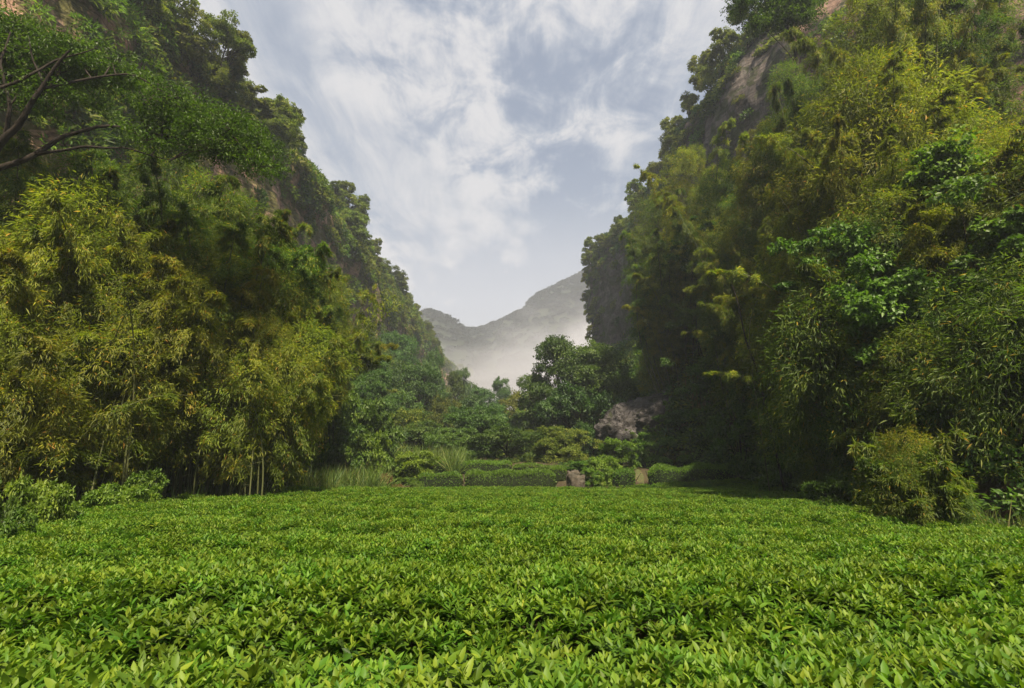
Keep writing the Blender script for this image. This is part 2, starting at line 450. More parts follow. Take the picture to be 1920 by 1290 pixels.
# ------------------------------------------------------------------ air
def volume_box(name, lo, hi, mat, label):
    lo, hi = np.array(lo, float), np.array(hi, float)
    c = (lo + hi) / 2; h = (hi - lo) / 2
    V = np.array([(a, b, d) for a in (-1, 1) for b in (-1, 1) for d in (-1, 1)]) * h
    Q = [(0, 1, 3, 2), (4, 6, 7, 5), (0, 4, 5, 1), (2, 3, 7, 6), (0, 2, 6, 4), (1, 5, 7, 3)]
    o = obj(name, mesh_from(name, V, None, Q, mat, None, False), loc=c)
    return tag(o, label, None, None, 'stuff')


m, t = new_mat('haze_air')
pv = t.node('ShaderNodeVolumePrincipled'); pv.inputs['Color'].default_value = (0.78, 0.85, 1.0, 1)
pv.inputs['Density'].default_value = 0.0007; pv.inputs['Anisotropy'].default_value = 0.2
t.link(pv.outputs[0], t.node('ShaderNodeOutputMaterial').inputs['Volume'])
volume_box('haze', (-440, -80, -3), (440, 660, 230), m, 'thin bluish morning haze filling the whole valley')

m, t = new_mat('mist_air')
oc = t.node('ShaderNodeTexCoord').outputs['Object']
sp = t.node('ShaderNodeSeparateXYZ'); t.link(oc, sp.inputs[0])
# object space: x -80..80, y -40..40 , z -50..50
nz = t.noise(t.mapping(oc, scale=(0.6, 0.6, 1.3)), 0.035, 4, 0.55, 0.5)
topz = t.math('MULTIPLY_ADD', sp.outputs[0], 0.33, -2.0)
zrel = t.math('SUBTRACT', t.math('ADD', sp.outputs[2], t.math('MULTIPLY', t.math('SUBTRACT', nz, 0.5), 60.0)), topz)
den = t.maprange(zrel, -24.0, 14.0, 1.0, 0.0)
ed = t.math('MULTIPLY', t.maprange(t.math('ABSOLUTE', sp.outputs[1]), 25.0, 40.0, 1.0, 0.0), t.maprange(t.math('ABSOLUTE', sp.outputs[0]), 60.0, 80.0, 1.0, 0.0))
den = t.math('MULTIPLY', t.math('MULTIPLY_ADD', den, 0.036, 0.0018), ed)
pv = t.node('ShaderNodeVolumePrincipled'); pv.inputs['Color'].default_value = (0.90, 0.90, 0.98, 1)
pv.inputs['Anisotropy'].default_value = 0.1
t.link(den, pv.inputs['Density'])
t.link(pv.outputs[0], t.node('ShaderNodeOutputMaterial').inputs['Volume'])
volume_box('mist', (-70, 190, 2), (90, 280, 122), m, 'bank of pale pinkish mist lying low at the head of the valley')

# ------------------------------------------------------------------ plant prototypes
rng = np.random.default_rng(7)


def rdir(n, r=rng):
    return norm(r.normal(size=(n, 3)))


def culm_meshes(H, seed, mat, arch=0.22, nleaf=4200, start=0.16, ll=0.19, lw=0.028, bl=1.0):
    """one arching bamboo culm and the leaf sprays it carries"""
    r = np.random.default_rng(seed)
    s = np.linspace(0, 1, 15)
    wob = r.normal(0, 0.012 * H, 2)

    def path(s):
        s = np.asarray(s)
        return np.stack([arch * H * s ** 2.3 + wob[0] * np.sin(s * 5), wob[1] * np.sin(s * 4), H * (s - (0.10 + arch * 0.35) * s ** 5)], -1)
    b = Bag(); rad = np.interp(s, [0, 0.6, 1], [0.045, 0.03, 0.006]) * (0.6 + H / 24)
    b.tube(path(s), rad, 6)
    nb = int(4.0 * H * (1 - start))
    sb = start + (1 - start) * np.sort(r.random(nb))
    sb = sb + 0.018 * np.sin(sb * 40 + seed)
    P0 = path(np.clip(sb, 0, 1))
    az = r.random(nb) * 2 * math.pi
    ln = bl * (0.45 + 0.75 * r.random(nb)) * np.interp(sb, [start, start + .2, 0.65, 0.85, 1.0], [0.8, 1.3, 1.2, 0.85, 0.35])
    el = np.interp(r.random(nb), [0, 1], [-0.05, 0.75])
    Db = np.stack([np.cos(az) * np.cos(el), np.sin(az) * np.cos(el), np.sin(el)], -1)
    per = max(8, nleaf // nb)
    # sub sprays
    u = r.random((nb, per)) ** 0.7
    lnb = ln[:, None, None]
    C = P0[:, None] + Db[:, None] * lnb * u[..., None]
    C[..., 2] -= (0.75 * ln[:, None] * u ** 1.8)
    C = C + r.normal(size=C.shape) * np.array([0.11, 0.11, 0.17]) * (0.35 + 0.65 * u[..., None]) * np.minimum(lnb, 1.2)
    n = nb * per
    D = Db[:, None] * 0.7 + np.array([0, 0, -0.95]) + r.normal(size=(nb, per, 3)) * 0.6
    N = np.array([0, 0, 0.9]) + 0.7 * Db[:, None] + r.normal(size=(nb, per, 3)) * 0.5
    bt = r.random(nb)[:, None] * 0.35
    tint = np.clip(bt + 0.2 + r.random((nb, per)) * 0.42 + (r.random((nb, per)) > 0.975) * 0.5, 0, 1)
    f = Bag()
    f.leaves(C.reshape(n, 3), D.reshape(n, 3), N.reshape(n, 3), ll * (0.7 + 0.6 * r.random(n)), lw * (0.8 + 0.5 * r.random(n)), tint.reshape(n), fold=0.2, curl=0.18)
    tw = Bag()
    for k in range(0, nb, 3):
        uu = np.array([0, 0.5, 1.0])
        q = P0[k] + Db[k] * ln[k] * uu[:, None]; q[:, 2] -= 0.42 * ln[k] * uu ** 2
        b.tube(q, [0.008, 0.005, 0.002], 3)
    return b.mesh('culm', M['culm']), f.mesh('foliage', mat)


def head_mesh(seed, mat, rad=1.25, hgt=1.5, ntuft=105, per=36, ll=0.135, lw=0.022):
    """domed, drooping mass of bamboo leaf sprays"""
    r = np.random.default_rng(seed)
    cz = 1 - 1.55 * r.random(ntuft) ** 1.1; az = r.random(ntuft) * 6.283
    d = np.stack([np.cos(az) * np.sqrt(1 - np.clip(cz, -.999, 1) ** 2), np.sin(az) * np.sqrt(1 - np.clip(cz, -.999, 1) ** 2), cz], -1)
    k = 0.72 + 0.3 * r.random(ntuft) + 0.22 * np.sin(az * 3 + seed) * (1 - np.abs(cz))
    c = d * k[:, None] * [rad, rad, hgt]
    o_ = norm(d * [1, 1, 0.5])
    D = o_[:, None] * 0.75 + np.array([0, 0, -0.55]) + r.normal(size=(ntuft, per, 3)) * 0.6
    u = r.random((ntuft, per, 1))
    P = c[:, None] + norm(D) * 0.30 * u + r.normal(size=(ntuft, per, 3)) * 0.07
    N = o_[:, None] * 0.6 + np.array([0, 0, 0.8]) + r.normal(size=(ntuft, per, 3)) * 0.45
    tint = np.clip(0.15 + r.random((ntuft, 1)) * 0.35 + r.random((ntuft, per)) * 0.42 + (r.random((ntuft, per)) > 0.97) * 0.5, 0, 1)
    n = ntuft * per; b = Bag()
    b.leaves(P.reshape(n, 3), D.reshape(n, 3), N.reshape(n, 3), ll * (0.7 + 0.6 * r.random(n)), lw * (0.8 + 0.5 * r.random(n)), tint.reshape(n), fold=0.2, curl=0.2)
    for q in range(0, ntuft, 4): b.tube([[0, 0, -hgt * 0.3], c[q] * 0.55 + [0, 0, 0.1], c[q]], [0.012, 0.008, 0.003], 3)
    return b.mesh('crown', mat)


HEADS = {'y': [head_mesh(880 + k, M['bamboo'], ntuft=130) for k in range(5)], 'g': [head_mesh(890 + k, M['bamboo_g'], ntuft=130) for k in range(4)]}
CULMS = {}
for hh in (3, 5, 8, 11, 15, 19):
    for v in range(3):
        nl = {3: 1900, 5: 3000, 8: 4800, 11: 6600, 15: 8800, 19: 11000}[hh]
        for key, mt in (('y', 'bamboo'), ('g', 'bamboo_g')):
            if key == 'g' and v == 2: continue
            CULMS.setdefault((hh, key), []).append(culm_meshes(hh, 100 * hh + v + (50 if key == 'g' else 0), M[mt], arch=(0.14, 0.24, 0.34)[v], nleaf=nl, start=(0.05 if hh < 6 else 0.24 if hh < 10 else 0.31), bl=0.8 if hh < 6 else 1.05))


for v in range(4):
    CULMS.setdefault((2, 'y'), []).append(culm_meshes(2.6, 990 + v, M['bamboo_g'], arch=0.12 + 0.08 * v, nleaf=1500, start=0.04, ll=0.17, lw=0.026, bl=0.42))


def bamboo(X, Y, H, label, group, n=12, spread=0.9, kind='y', lean=(0, 0), seed=0, width=1.0, name='bamboo_clump'):
    r = random.Random(seed * 31 + 5)
    z = float(floor_z(X, Y))
    root = obj(name, None, loc=(X, Y, z - 0.05)); root.empty_display_size = 0.5
    tag(root, label, 'bamboo', group)
    hh = min((3, 5, 8, 11, 15, 19), key=lambda q: abs(q - H))
    if name == 'bamboo_bush': hh = 2
    for k in range(n):
        cm, fm = r.choice(CULMS[(hh, kind)])
        a = 2 * math.pi * (k * 0.381966) + r.uniform(-0.4, 0.4); rr = spread * math.sqrt((k + 0.5) / n)
        hs = (H / (2.6 if hh == 2 else hh)) * (1.0 - (0.5 if seed >= 60 else 0.3) * r.random() ** 1.1)
        x, y = math.cos(a) * rr, math.sin(a) * rr
        dz = float(floor_z(X + x, Y + y)) - z
        q = Quaternion((0, 0, 1), a)
        tilt = Vector((lean[0] + math.cos(a) * 0.05, lean[1] + math.sin(a) * 0.05, 1)).normalized()
        rot = (Vector((0, 0, 1)).rotation_difference(tilt) @ q).to_euler()
        c = obj('culm', cm, root, (x, y, dz), rot, (width * r.uniform(0.8, 1.1), width * r.uniform(0.8, 1.1), hs))
        obj('foliage', fm, c)
    if seed < 60 and X < 0:
        for k in range(5):
            cm, _f = r.choice(CULMS[(hh, kind)])
            x, y = r.uniform(-1.6, 1.6), -r.uniform(0.9, 1.9)
            obj('culm', cm, root, (x, y, float(floor_z(X + x, Y + y)) - z), (r.uniform(-.05, .05), r.uniform(-.06, .1), r.uniform(0, 6.28)), (0.7, 0.7, H / hh * r.uniform(0.55, 0.8)))
    if hh == 2:
        for k in range(7):
            a = k * 2.4; q = 0.5 * math.sqrt(k / 6)
            sc_ = r.uniform(0.40, 0.5)
            obj('crown', (HEADS['g'][k % 4] if k % 3 else HEADS['y'][k % 5]), root, (math.cos(a) * q, math.sin(a) * q, H * (0.62 - 0.35 * k / 6)), (0, 0, a), (sc_, sc_, sc_ * 1.1))
    if hh > 2:
        big = (1.2 if width < 0.8 else 1.4) if seed >= 60 else 1.0; nh = int(3 + H * (0.36 if seed >= 60 else 0.38))
        for k in range(nh):
            t = 1.0 - (0.68 if seed >= 60 else 0.5) * (k / nh) ** 0.9; a = k * 2.4 + seed; q = (0.25 + 0.9 * (k > 0) * r.uniform(0.6, 1.25)) * (spread + 0.35) * width
            zz2 = (H * 0.80 if k == 0 else H * 0.86 * t) - 0.6
            rr2 = r.uniform(0.7, 1.25) * (0.75 if k < 1 else 1.0) * big
            obj('crown', r.choice(HEADS[kind]), root, (lean[0] * zz2 + math.cos(a) * q, lean[1] * zz2 + math.sin(a) * q, zz2), (r.uniform(-.15, .15), r.uniform(-.15, .15), a), (rr2, rr2, rr2 * r.uniform(0.85, 1.25)))
    return root


def blob_lobes(r, H, W, n, flat=0.8, low=0.35):
    """lobe centres and radii of an irregular crown"""
    out = []
    for k in range(n):
        a = r.random() * 2 * math.pi; q = math.sqrt(r.random()); h = low + (1 - low) * r.random()
        rr = W * 0.5 * q * np.interp(h, [low, 0.6, 1], [0.9, 1.0, 0.45])
        rad = W * (0.13 + 0.10 * r.random())
        out.append((np.array([math.cos(a) * rr, math.sin(a) * rr, H * h - rad * 0.5]), np.array([rad, rad, rad * flat])))
    return out


def crown_bag(r, lobes, nsub, nleaf, ll, lw, droop=0.3, rad_sub=0.38, up=0.8):
    b = Bag()
    for c, rad in lobes:
        d = norm(r.normal(size=(nsub, 3))); d[:, 2] = np.where(d[:, 2] < -0.3, -d[:, 2], d[:, 2])
        sc = c + d * rad * (0.65 + 0.45 * r.random((nsub, 1)))
        st = r.random(nsub) * 0.4 + r.random() * 0.15
        per = nleaf
        e = norm(r.normal(size=(nsub, per, 3))) * (r.random((nsub, per, 1)) ** 0.45)
        e[..., 2] *= 0.6
        P = sc[:, None] + e * rad.mean() * rad_sub * (0.7 + 0.6 * r.random((nsub, 1, 1)))
        out = norm(d[:, None] * 0.7 + e * 0.6)
        N = out * 0.55 + np.array([0, 0, up]) + r.normal(size=P.shape) * 0.42
        D = out * 0.6 + r.normal(size=P.shape) * 0.7 + np.array([0, 0, -droop])
        n = nsub * per
        tint = np.clip(st[:, None] + r.random((nsub, per)) * 0.45, 0, 0.9)
        b.leaves(P.reshape(n, 3), D.reshape(n, 3), N.reshape(n, 3), ll * (0.7 + 0.6 * r.random(n)), lw * (0.7 + 0.6 * r.random(n)), tint.reshape(n))
    return b


def tree_meshes(seed, H, W, nl, nsub, nleaf, ll, lw, mat, low=0.35, trunk_r=0.18, flat=0.8, sides=6, droop=0.3):
    r = np.random.default_rng(seed)
    lobes = blob_lobes(r, H, W, nl, flat, low)
    tb = Bag()
    bend = r.normal(0, 0.05 * H, 2)
    tk = lambda s: np.array([bend[0] * s * s, bend[1] * s * s, H * 0.8 * s])
    tb.tube([tk(s) for s in np.linspace(-0.03, 1, 9)], np.interp(np.linspace(0, 1, 9), [0, 0.1, 1], [1.35, 1, 0.2]) * trunk_r, sides)
    for c, rad in lobes:
        s0 = min(0.85, max(0.15, (c[2] / H) * 0.75 - 0.12))
        a = tk(s0); mid = a * 0.45 + c * 0.55 + np.array([0, 0, 0.05 * H])
        tb.tube([a, mid, c + [0, 0, rad[2] * 0.4]], [trunk_r * 0.42, trunk_r * 0.26, trunk_r * 0.08], 4)
        for q in range(3):
            e = c + norm(r.normal(size=3)) * rad * 0.8
            tb.tube([mid, (mid + e) / 2 + [0, 0, 0.1], e], [trunk_r * 0.16, trunk_r * 0.1, trunk_r * 0.04], 3)
    return tb.mesh('trunk', M['bark']), crown_bag(r, lobes, nsub, nleaf, ll, lw, droop).mesh('crown', mat)


TREES = {
    'wood': [tree_meshes(200 + k, 10, (8.5, 7, 9.5, 7.5)[k], (34, 30, 36, 32)[k], 16, 48, 0.24, 0.14, M['broad'], 0.14, 0.2) for k in range(4)],
    'ridge': [tree_meshes(300 + k, (6, 7, 5.5, 8, 6.5, 5)[k], (6, 5, 6.5, 5, 7, 5.5)[k], (11, 10, 12, 11, 13, 10)[k], 15, 44, 0.27, 0.15, M['ridge'], 0.25, 0.11, 0.75, 4) for k in range(6)],
    'lime': [tree_meshes(400 + k, 6, 6.5, 16, 16, 50, 0.24, 0.13, M['lime'], 0.15, 0.12) for k in range(2)],
    'mass': [tree_meshes(470 + k, 5.5, 7.5, 30, 14, 44, 0.24, 0.13, M[('broad', 'ridge', 'broad')[k]], 0.02, 0.12) for k in range(3)],
    'dark': [tree_meshes(450 + k, 10, 8, 28, 16, 44, 0.24, 0.13, M['broad'], 0.1, 0.18) for k in range(2)],
}
SHRUBS = {}


def shrub_mesh(seed, H, W, nl, nsub, nleaf, ll, lw, mat, low=0.15, droop=0.3):
    r = np.random.default_rng(seed)
    return crown_bag(r, blob_lobes(r, H, W, nl, 0.8, low), nsub, nleaf, ll, lw, droop).mesh('foliage', mat)


def stem_mesh(seed, H, W, n=9):
    r = np.random.default_rng(seed); b = Bag()
    for k in range(n):
        a = r.random() * 6.28; q = W * 0.35 * r.random()
        e = np.array([math.cos(a) * q, math.sin(a) * q, H * (0.5 + 0.3 * r.random())])
        b.tube([np.array([0.04 * math.cos(a), 0.04 * math.sin(a), -0.1]), e * [0.4, 0.4, 0.5], e], [0.03, 0.02, 0.008], 4)
    return b.mesh('stem', M['bark'])


SHRUBS['lime'] = [(shrub_mesh(500 + k, 2.2, 2.8, 12, 14, 46, 0.16, 0.075, M['lime']), stem_mesh(550 + k, 2.0, 2.5)) for k in range(2)]
SHRUBS['green'] = [(shrub_mesh(510 + k, 2.2, 2.8, 12, 14, 46, 0.15, 0.075, M['vine']), stem_mesh(560 + k, 2.0, 2.5)) for k in range(3)]
SHRUBS['dark'] = [(shrub_mesh(520 + k, 2.2, 2.8, 12, 14, 46, 0.17, 0.07, M['broad']), stem_mesh(570 + k, 2.0, 2.5)) for k in range(2)]
SHRUBS['dry'] = [(shrub_mesh(530, 1.5, 2.4, 9, 12, 40, 0.20, 0.03, M['dry']), stem_mesh(580, 1.5, 2.0))]
SHRUBS['fresh'] = [(shrub_mesh(540 + k, 1.8, 2.0, 9, 10, 34, 0.12, 0.075, M['vine'], 0.1), stem_mesh(590 + k, 1.6, 1.6)) for k in range(2)]


def tree(kind, v, X, Y, H, W, label, group=None, z=None, rz=None, name='broadleaf_tree', cat='tree', lean=(0, 0)):
    base = {'wood': 10, 'ridge': 6, 'lime': 6, 'dark': 10, 'mass': 5.5}[kind]
    tm, cm = TREES[kind][v % len(TREES[kind])]
    z = float(floor_z(X, Y)) - 0.1 if z is None else z
    root = obj(name, None, loc=(X, Y, z)); tag(root, label, cat, group)
    rz = (X * 7.13 + Y * 3.7) % 6.28 if rz is None else rz
    root.rotation_euler = (lean[0], lean[1], rz); s = H / base
    root.scale = (W, W, s)
    obj('trunk', tm, root); obj('crown', cm, root)
    return root


def shrub(kind, v, X, Y, H, W, label, group=None, z=None, name='shrub', cat='shrub'):
    fm, sm = SHRUBS[kind][v % len(SHRUBS[kind])]
    z = float(floor_z(X, Y)) - 0.05 if z is None else z
    root = obj(name, None, loc=(X, Y, z)); tag(root, label, cat, group)
    root.rotation_euler = (0, 0, (X * 5.1 + Y * 2.9) % 6.28); root.scale = (W / 2.8, W / 2.8, H / 2.2)
    obj('stem', sm, root); obj('foliage', fm, root)
    return root


# ------------------------------------------------------------------ scatter (stuff nobody could count) through geometry nodes
def scatter(name, P, rot, scl, idx, protos, label, cat=None):
    coll = bpy.data.collections.new(name + '_sources')
    for k, me_ in enumerate(protos):
        coll.objects.link(bpy.data.objects.new('%s_source_%02d' % (name, k), me_))
    me_ = bpy.data.meshes.new(name); me_.vertices.add(len(P)); me_.vertices.foreach_set('co', np.asarray(P, np.float32).ravel())
    a = me_.attributes.new('rot', 'FLOAT_VECTOR', 'POINT'); a.data.foreach_set('vector', np.asarray(rot, np.float32).ravel())
    a = me_.attributes.new('scl', 'FLOAT', 'POINT'); a.data.foreach_set('value', np.asarray(scl, np.float32))
    a = me_.attributes.new('idx', 'INT', 'POINT'); a.data.foreach_set('value', np.asarray(idx, np.int32))
    ng = bpy.data.node_groups.new(name, 'GeometryNodeTree')
    ng.interface.new_socket('Geometry', in_out='INPUT', socket_type='NodeSocketGeometry')
    ng.interface.new_socket('Geometry', in_out='OUTPUT', socket_type='NodeSocketGeometry')
    gi = ng.nodes.new('NodeGroupInput'); go = ng.nodes.new('NodeGroupOutput')
    ci = ng.nodes.new('GeometryNodeCollectionInfo'); ci.inputs['Collection'].default_value = coll
    ci.inputs['Separate Children'].default_value = True; ci.inputs['Reset Children'].default_value = True
    ip = ng.nodes.new('GeometryNodeInstanceOnPoints'); ip.inputs['Pick Instance'].default_value = True

    def named(nm, ty):
        n = ng.nodes.new('GeometryNodeInputNamedAttribute'); n.data_type = ty; n.inputs['Name'].default_value = nm
        return next(s for s in n.outputs if s.enabled and s.name == 'Attribute')
    L = ng.links.new
    L(gi.outputs[0], ip.inputs['Points']); L(ci.outputs[0], ip.inputs['Instance'])
    L(named('idx', 'INT'), ip.inputs['Instance Index'])
    L(named('rot', 'FLOAT_VECTOR'), ip.inputs['Rotation'])
    L(named('scl', 'FLOAT'), ip.inputs['Scale'])
    L(ip.outputs[0], go.inputs[0])
    o = obj(name, me_); md = o.modifiers.new('scatter', 'NODES'); md.node_group = ng
    return tag(o, label, None, None, 'stuff')


# tea canopy -------------------------------------------------------
FB = np.array([(-9.6, 0.4), (-9.2, 7.5), (-9.8, 11), (-11.0, 15.5), (-11.2, 18), (-10.2, 23), (-8.8, 28), (-7.0, 31.5), (-3, 32.3), (3, 32), (9, 32.6), (14, 33), (15.6, 31.5), (14.6, 27), (12.4, 20), (10.4, 14), (9.2, 10), (9.3, 5), (9.6, 0.4)])


def inside(x, y, poly):
    x = np.asarray(x); y = np.asarray(y); c = np.zeros(x.shape, bool)
    j = len(poly) - 1
    for i in range(len(poly)):
        xi, yi = poly[i]; xj, yj = poly[j]
        hit = ((yi > y) != (yj > y)) & (x < (xj - xi) * (y - yi) / (yj - yi + 1e-12) + xi)
        c ^= hit; j = i
    return c


def canopy(x, y):
    x = np.asarray(x, float); y = np.asarray(y, float)
    z = 0.75 + 0.07 * fbm(x * 0.33, y * 0.42, 0, 3, 41) + 0.035 * fbm(x * 1.9, y * 1.9, 0, 2, 44)
    row = np.sin((y + 0.5 * fbm(x * 0.13, y * 0.12, 0, 2, 48) * 2.2 + x * 0.05) * 2 * math.pi / 2.3)
    z = z + 0.075 * row - 0.10 * np.clip(-row - 0.75, 0, 1) * 4 * sstep(-0.2, 0.5, fbm(x * 0.2, y * 0.3, 4, 2, 52))
    # the field swells gently towards its left shoulder
    z = z + 0.16 * np.exp(-((x + 7.5) / 4.0) ** 2 - ((y - 20) / 9.0) ** 2)
    return z


def tea_cluster(seed):
    r = np.random.default_rng(seed); b = Bag()
    for k in range(9):
        a = r.random() * 6.28; q = 0.19 * math.sqrt(r.random())
        c = np.array([math.cos(a) * q, math.sin(a) * q, r.normal(0, 0.018)])
        n = int(r.integers(6, 9)); az = r.random() * 6.28 + np.arange(n) * 2.4 + r.normal(0, 0.2, n)
        lv = np.linspace(0, 1, n)                                # low outer leaves .. upright young ones
        el = np.interp(lv, [0, 1], [0.32, 1.28]) + r.normal(0, 0.14, n)
        D = np.stack([np.cos(az) * np.cos(el), np.sin(az) * np.cos(el), np.sin(el)], -1)
        N = np.stack([-np.cos(az) * np.sin(el), -np.sin(az) * np.sin(el), np.cos(el)], -1) + r.normal(size=(n, 3)) * 0.22
        P = c + np.stack([0 * lv, 0 * lv, -0.05 + 0.06 * lv], -1) + D * 0.008
        L = np.interp(lv, [0, 0.6, 1], [0.090, 0.080, 0.045]) * (0.8 + 0.4 * r.random(n))
        base = r.random() * 0.25
        tint = np.clip(base + 0.15 + 0.30 * lv + r.random(n) * 0.22 + (r.random(n) > 0.985) * 0.4, 0, 1)
        b.leaves(P, D, N, L, L * (0.36 + 0.1 * r.random(n)), tint, fine=True, fold=0.13, curl=0.16)
    # darker sparse leaves below
    n = 26; P = r.normal(size=(n, 3)) * [0.13, 0.13, 0.03] + [0, 0, -0.13]
    b.leaves(P, rdir(n, r) * [1, 1, 0.5], rdir(n, r) * 0.4 + [0, 0, 1], 0.085, 0.034, r.random(n) * 0.3, fine=False)
    return b.mesh('tea_shoots', M['tea'])


TEA = [tea_cluster(600 + k) for k in range(10)]


def fill(poly, dens_fn, n_try, x0, x1, y0, y1, r):
    x = r.uniform(x0, x1, n_try); y = r.uniform(y0, y1, n_try)
    k = inside(x, y, poly) & (r.random(n_try) < dens_fn(x, y))
    return x[k], y[k]


r1 = np.random.default_rng(11)
# jittered grid for even cover
gx_, gy_ = np.meshgrid(np.arange(-13, 20, 0.175), np.arange(0.5, 34, 0.175), indexing='ij')
gx_ = gx_.ravel() + r1.uniform(-0.09, 0.09, gx_.size); gy_ = gy_.ravel() + r1.uniform(-0.09, 0.09, gy_.size)
keep = inside(gx_, gy_, FB) & ((gy_ < 15) | (r1.random(gx_.size) < 0.78)) & (np.abs(gx_) < gy_ * 1.15 + 3.0)
tx, ty = gx_[keep], gy_[keep]
nT = len(tx)
dzx = (canopy(tx + 0.1, ty) - canopy(tx - 0.1, ty)) / 0.2; dzy = (canopy(tx, ty + 0.1) - canopy(tx, ty - 0.1)) / 0.2
ed_ = np.minimum(1, 1.0)
tz = floor_z(tx, ty) + canopy(tx, ty) + r1.normal(0, 0.015, nT)
rot = np.stack([np.arctan(dzy) * 0.7 + r1.normal(0, 0.08, nT), -np.arctan(dzx) * 0.7 + r1.normal(0, 0.08, nT), r1.random(nT) * 6.28], -1)
scl = 0.86 + 0.2 * r1.random(nT) + 0.25 * sstep(8, 30, ty) + 0.16 * (1 - sstep(2, 6, ty))
# leafy flank all round the field edge
seg = np.roll(FB, -1, 0) - FB; ex, ey, er = [], [], []
for (a, b_), s_ in zip(FB, seg):
    ln_ = np.hypot(*s_); k = int(ln_ / 0.16)
    for lev in np.linspace(0.1, 0.95, 5):
        tq = r1.random(k); ex += list(a + s_[0] * tq + r1.normal(0, 0.08, k)); ey += list(b_ + s_[1] * tq + r1.normal(0, 0.08, k)); er += [lev] * k
ex, ey, er = map(np.array, (ex, ey, er))
ez = floor_z(ex, ey) + canopy(ex, ey) * er
P = np.concatenate([np.stack([tx, ty, tz], -1), np.stack([ex, ey, ez], -1)])
rot = np.concatenate([rot, np.stack([r1.normal(0, 0.4, len(ex)), r1.normal(0, 0.4, len(ex)), r1.random(len(ex)) * 6.28], -1)])
scl = np.concatenate([scl, np.full(len(ex), 1.1)])
scatter('tea_foliage', P, rot, scl, r1.integers(0, len(TEA), len(P)), TEA, 'close-growing bright green tea shoots covering the whole near field')

# ------------------------------------------------------------------ terraced tea hedges
HEDGE_LEAF = [tea_cluster(640 + k) for k in range(3)]


def hedge(label, pts, width, height, seed, group='clipped tea hedges on the terraces', cat='tea hedge'):
    """clipped rounded hedge along a ground polyline"""
    r = np.random.default_rng(seed)
    pts = np.array(pts, float); d = np.concatenate([[0], np.cumsum(np.hypot(*np.diff(pts, axis=0).T))]); Lh = d[-1]
    n = int(Lh * width * 1000)
    s = r.random(n) * Lh; a = r.uniform(-0.15, math.pi + 0.15, n)
    kp = r.random(n) < 0.22 + 0.78 * sstep(0.45, 0.8, np.sin(a)); s, a = s[kp], a[kp]; n = len(s)
    cx, cy = np.interp(s, d, pts[:, 0]), np.interp(s, d, pts[:, 1])
    e = 1e-2; tx_, ty_ = np.interp(s + e, d, pts[:, 0]) - np.interp(s - e, d, pts[:, 0]), np.interp(s + e, d, pts[:, 1]) - np.interp(s - e, d, pts[:, 1])
    tl = np.hypot(tx_, ty_) + 1e-9; nx_, ny_ = -ty_ / tl, tx_ / tl
    endt = np.clip(np.minimum(s, Lh - s) / (width * 0.5), 0, 1); endf = np.sqrt(1 - (1 - endt) ** 2) * 0.92 + 0.08
    lump = 1 + 0.13 * fbm(cx * 0.9, cy * 0.9, a, 2, seed) + 0.08 * np.sin(s * 2.6 + seed)
    sq = lambda v, p: np.sign(v) * np.abs(v) ** p
    off = width * 0.5 * sq(np.cos(a), 0.75) * endf * lump; up_ = height * (0.08 + 0.92 * np.maximum(sq(np.sin(a), 0.7), -0.1)) * (0.55 + 0.45 * endf) * lump
    z0 = floor_z(cx, cy)
    P_ = np.stack([cx + nx_ * off, cy + ny_ * off, z0 + up_], -1)
    outn = norm(np.stack([nx_ * np.cos(a), ny_ * np.cos(a), np.abs(np.sin(a)) + 0.1], -1))
    P_ += outn * r.normal(0, 0.035, n)[:, None]
    o0 = np.array([pts[:, 0].mean(), pts[:, 1].mean(), float(floor_z(pts[:, 0].mean(), pts[:, 1].mean()))])
    D = outn * 0.7 + np.array([0, 0, 0.35]) + r.normal(size=(n, 3)) * 0.5; N = outn + r.normal(size=(n, 3)) * 0.5
    b = Bag(); b.leaves(P_ - o0, D, N, 0.10 * (0.7 + 0.6 * r.random(n)), 0.045, np.clip(0.15 + 0.65 * r.random(n), 0, 1))
    # woody stems inside a closed hull, coloured dark to paint shade on the sides
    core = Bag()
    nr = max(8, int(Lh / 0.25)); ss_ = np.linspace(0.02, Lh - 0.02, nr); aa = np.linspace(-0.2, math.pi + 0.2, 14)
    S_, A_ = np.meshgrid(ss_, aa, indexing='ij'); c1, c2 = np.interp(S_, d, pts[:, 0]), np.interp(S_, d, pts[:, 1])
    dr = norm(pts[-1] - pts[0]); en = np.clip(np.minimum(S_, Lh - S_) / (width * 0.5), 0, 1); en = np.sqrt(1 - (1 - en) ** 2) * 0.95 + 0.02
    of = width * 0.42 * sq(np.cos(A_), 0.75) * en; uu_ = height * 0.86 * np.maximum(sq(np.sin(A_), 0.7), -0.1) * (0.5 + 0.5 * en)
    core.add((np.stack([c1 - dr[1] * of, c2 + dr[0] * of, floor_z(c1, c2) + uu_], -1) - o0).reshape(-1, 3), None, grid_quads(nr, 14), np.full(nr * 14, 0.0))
    m_ = max(3, int(Lh / 0.6)); ss = np.linspace(0.12 * width, Lh - 0.12 * width, m_)
    for q in range(m_):
        c = np.array([np.interp(ss[q], d, pts[:, 0]), np.interp(ss[q], d, pts[:, 1]), 0]); c[2] = float(floor_z(c[0], c[1])) - 0.05
        for w_ in range(6):
            e_ = c + [r.normal(0, width * 0.2), r.normal(0, width * 0.2), height * 0.8]
            core.tube([c - o0 + [r.normal(0, 0.05), r.normal(0, 0.05), 0], e_ - o0], [0.03, 0.012], 4)
    root = obj('tea_hedge', None, loc=o0); tag(root, label, cat, group)
    obj('stem', core.mesh('stem', M['hedge_core']), root); obj('foliage', b.mesh('foliage', M['hedge']), root)
    return root


def gp(px, Y):
    """ground point at depth Y below photograph column px"""
    X = (px - 960) / 960.0 * (Y * math.cos(PITCH)); return (X, Y)


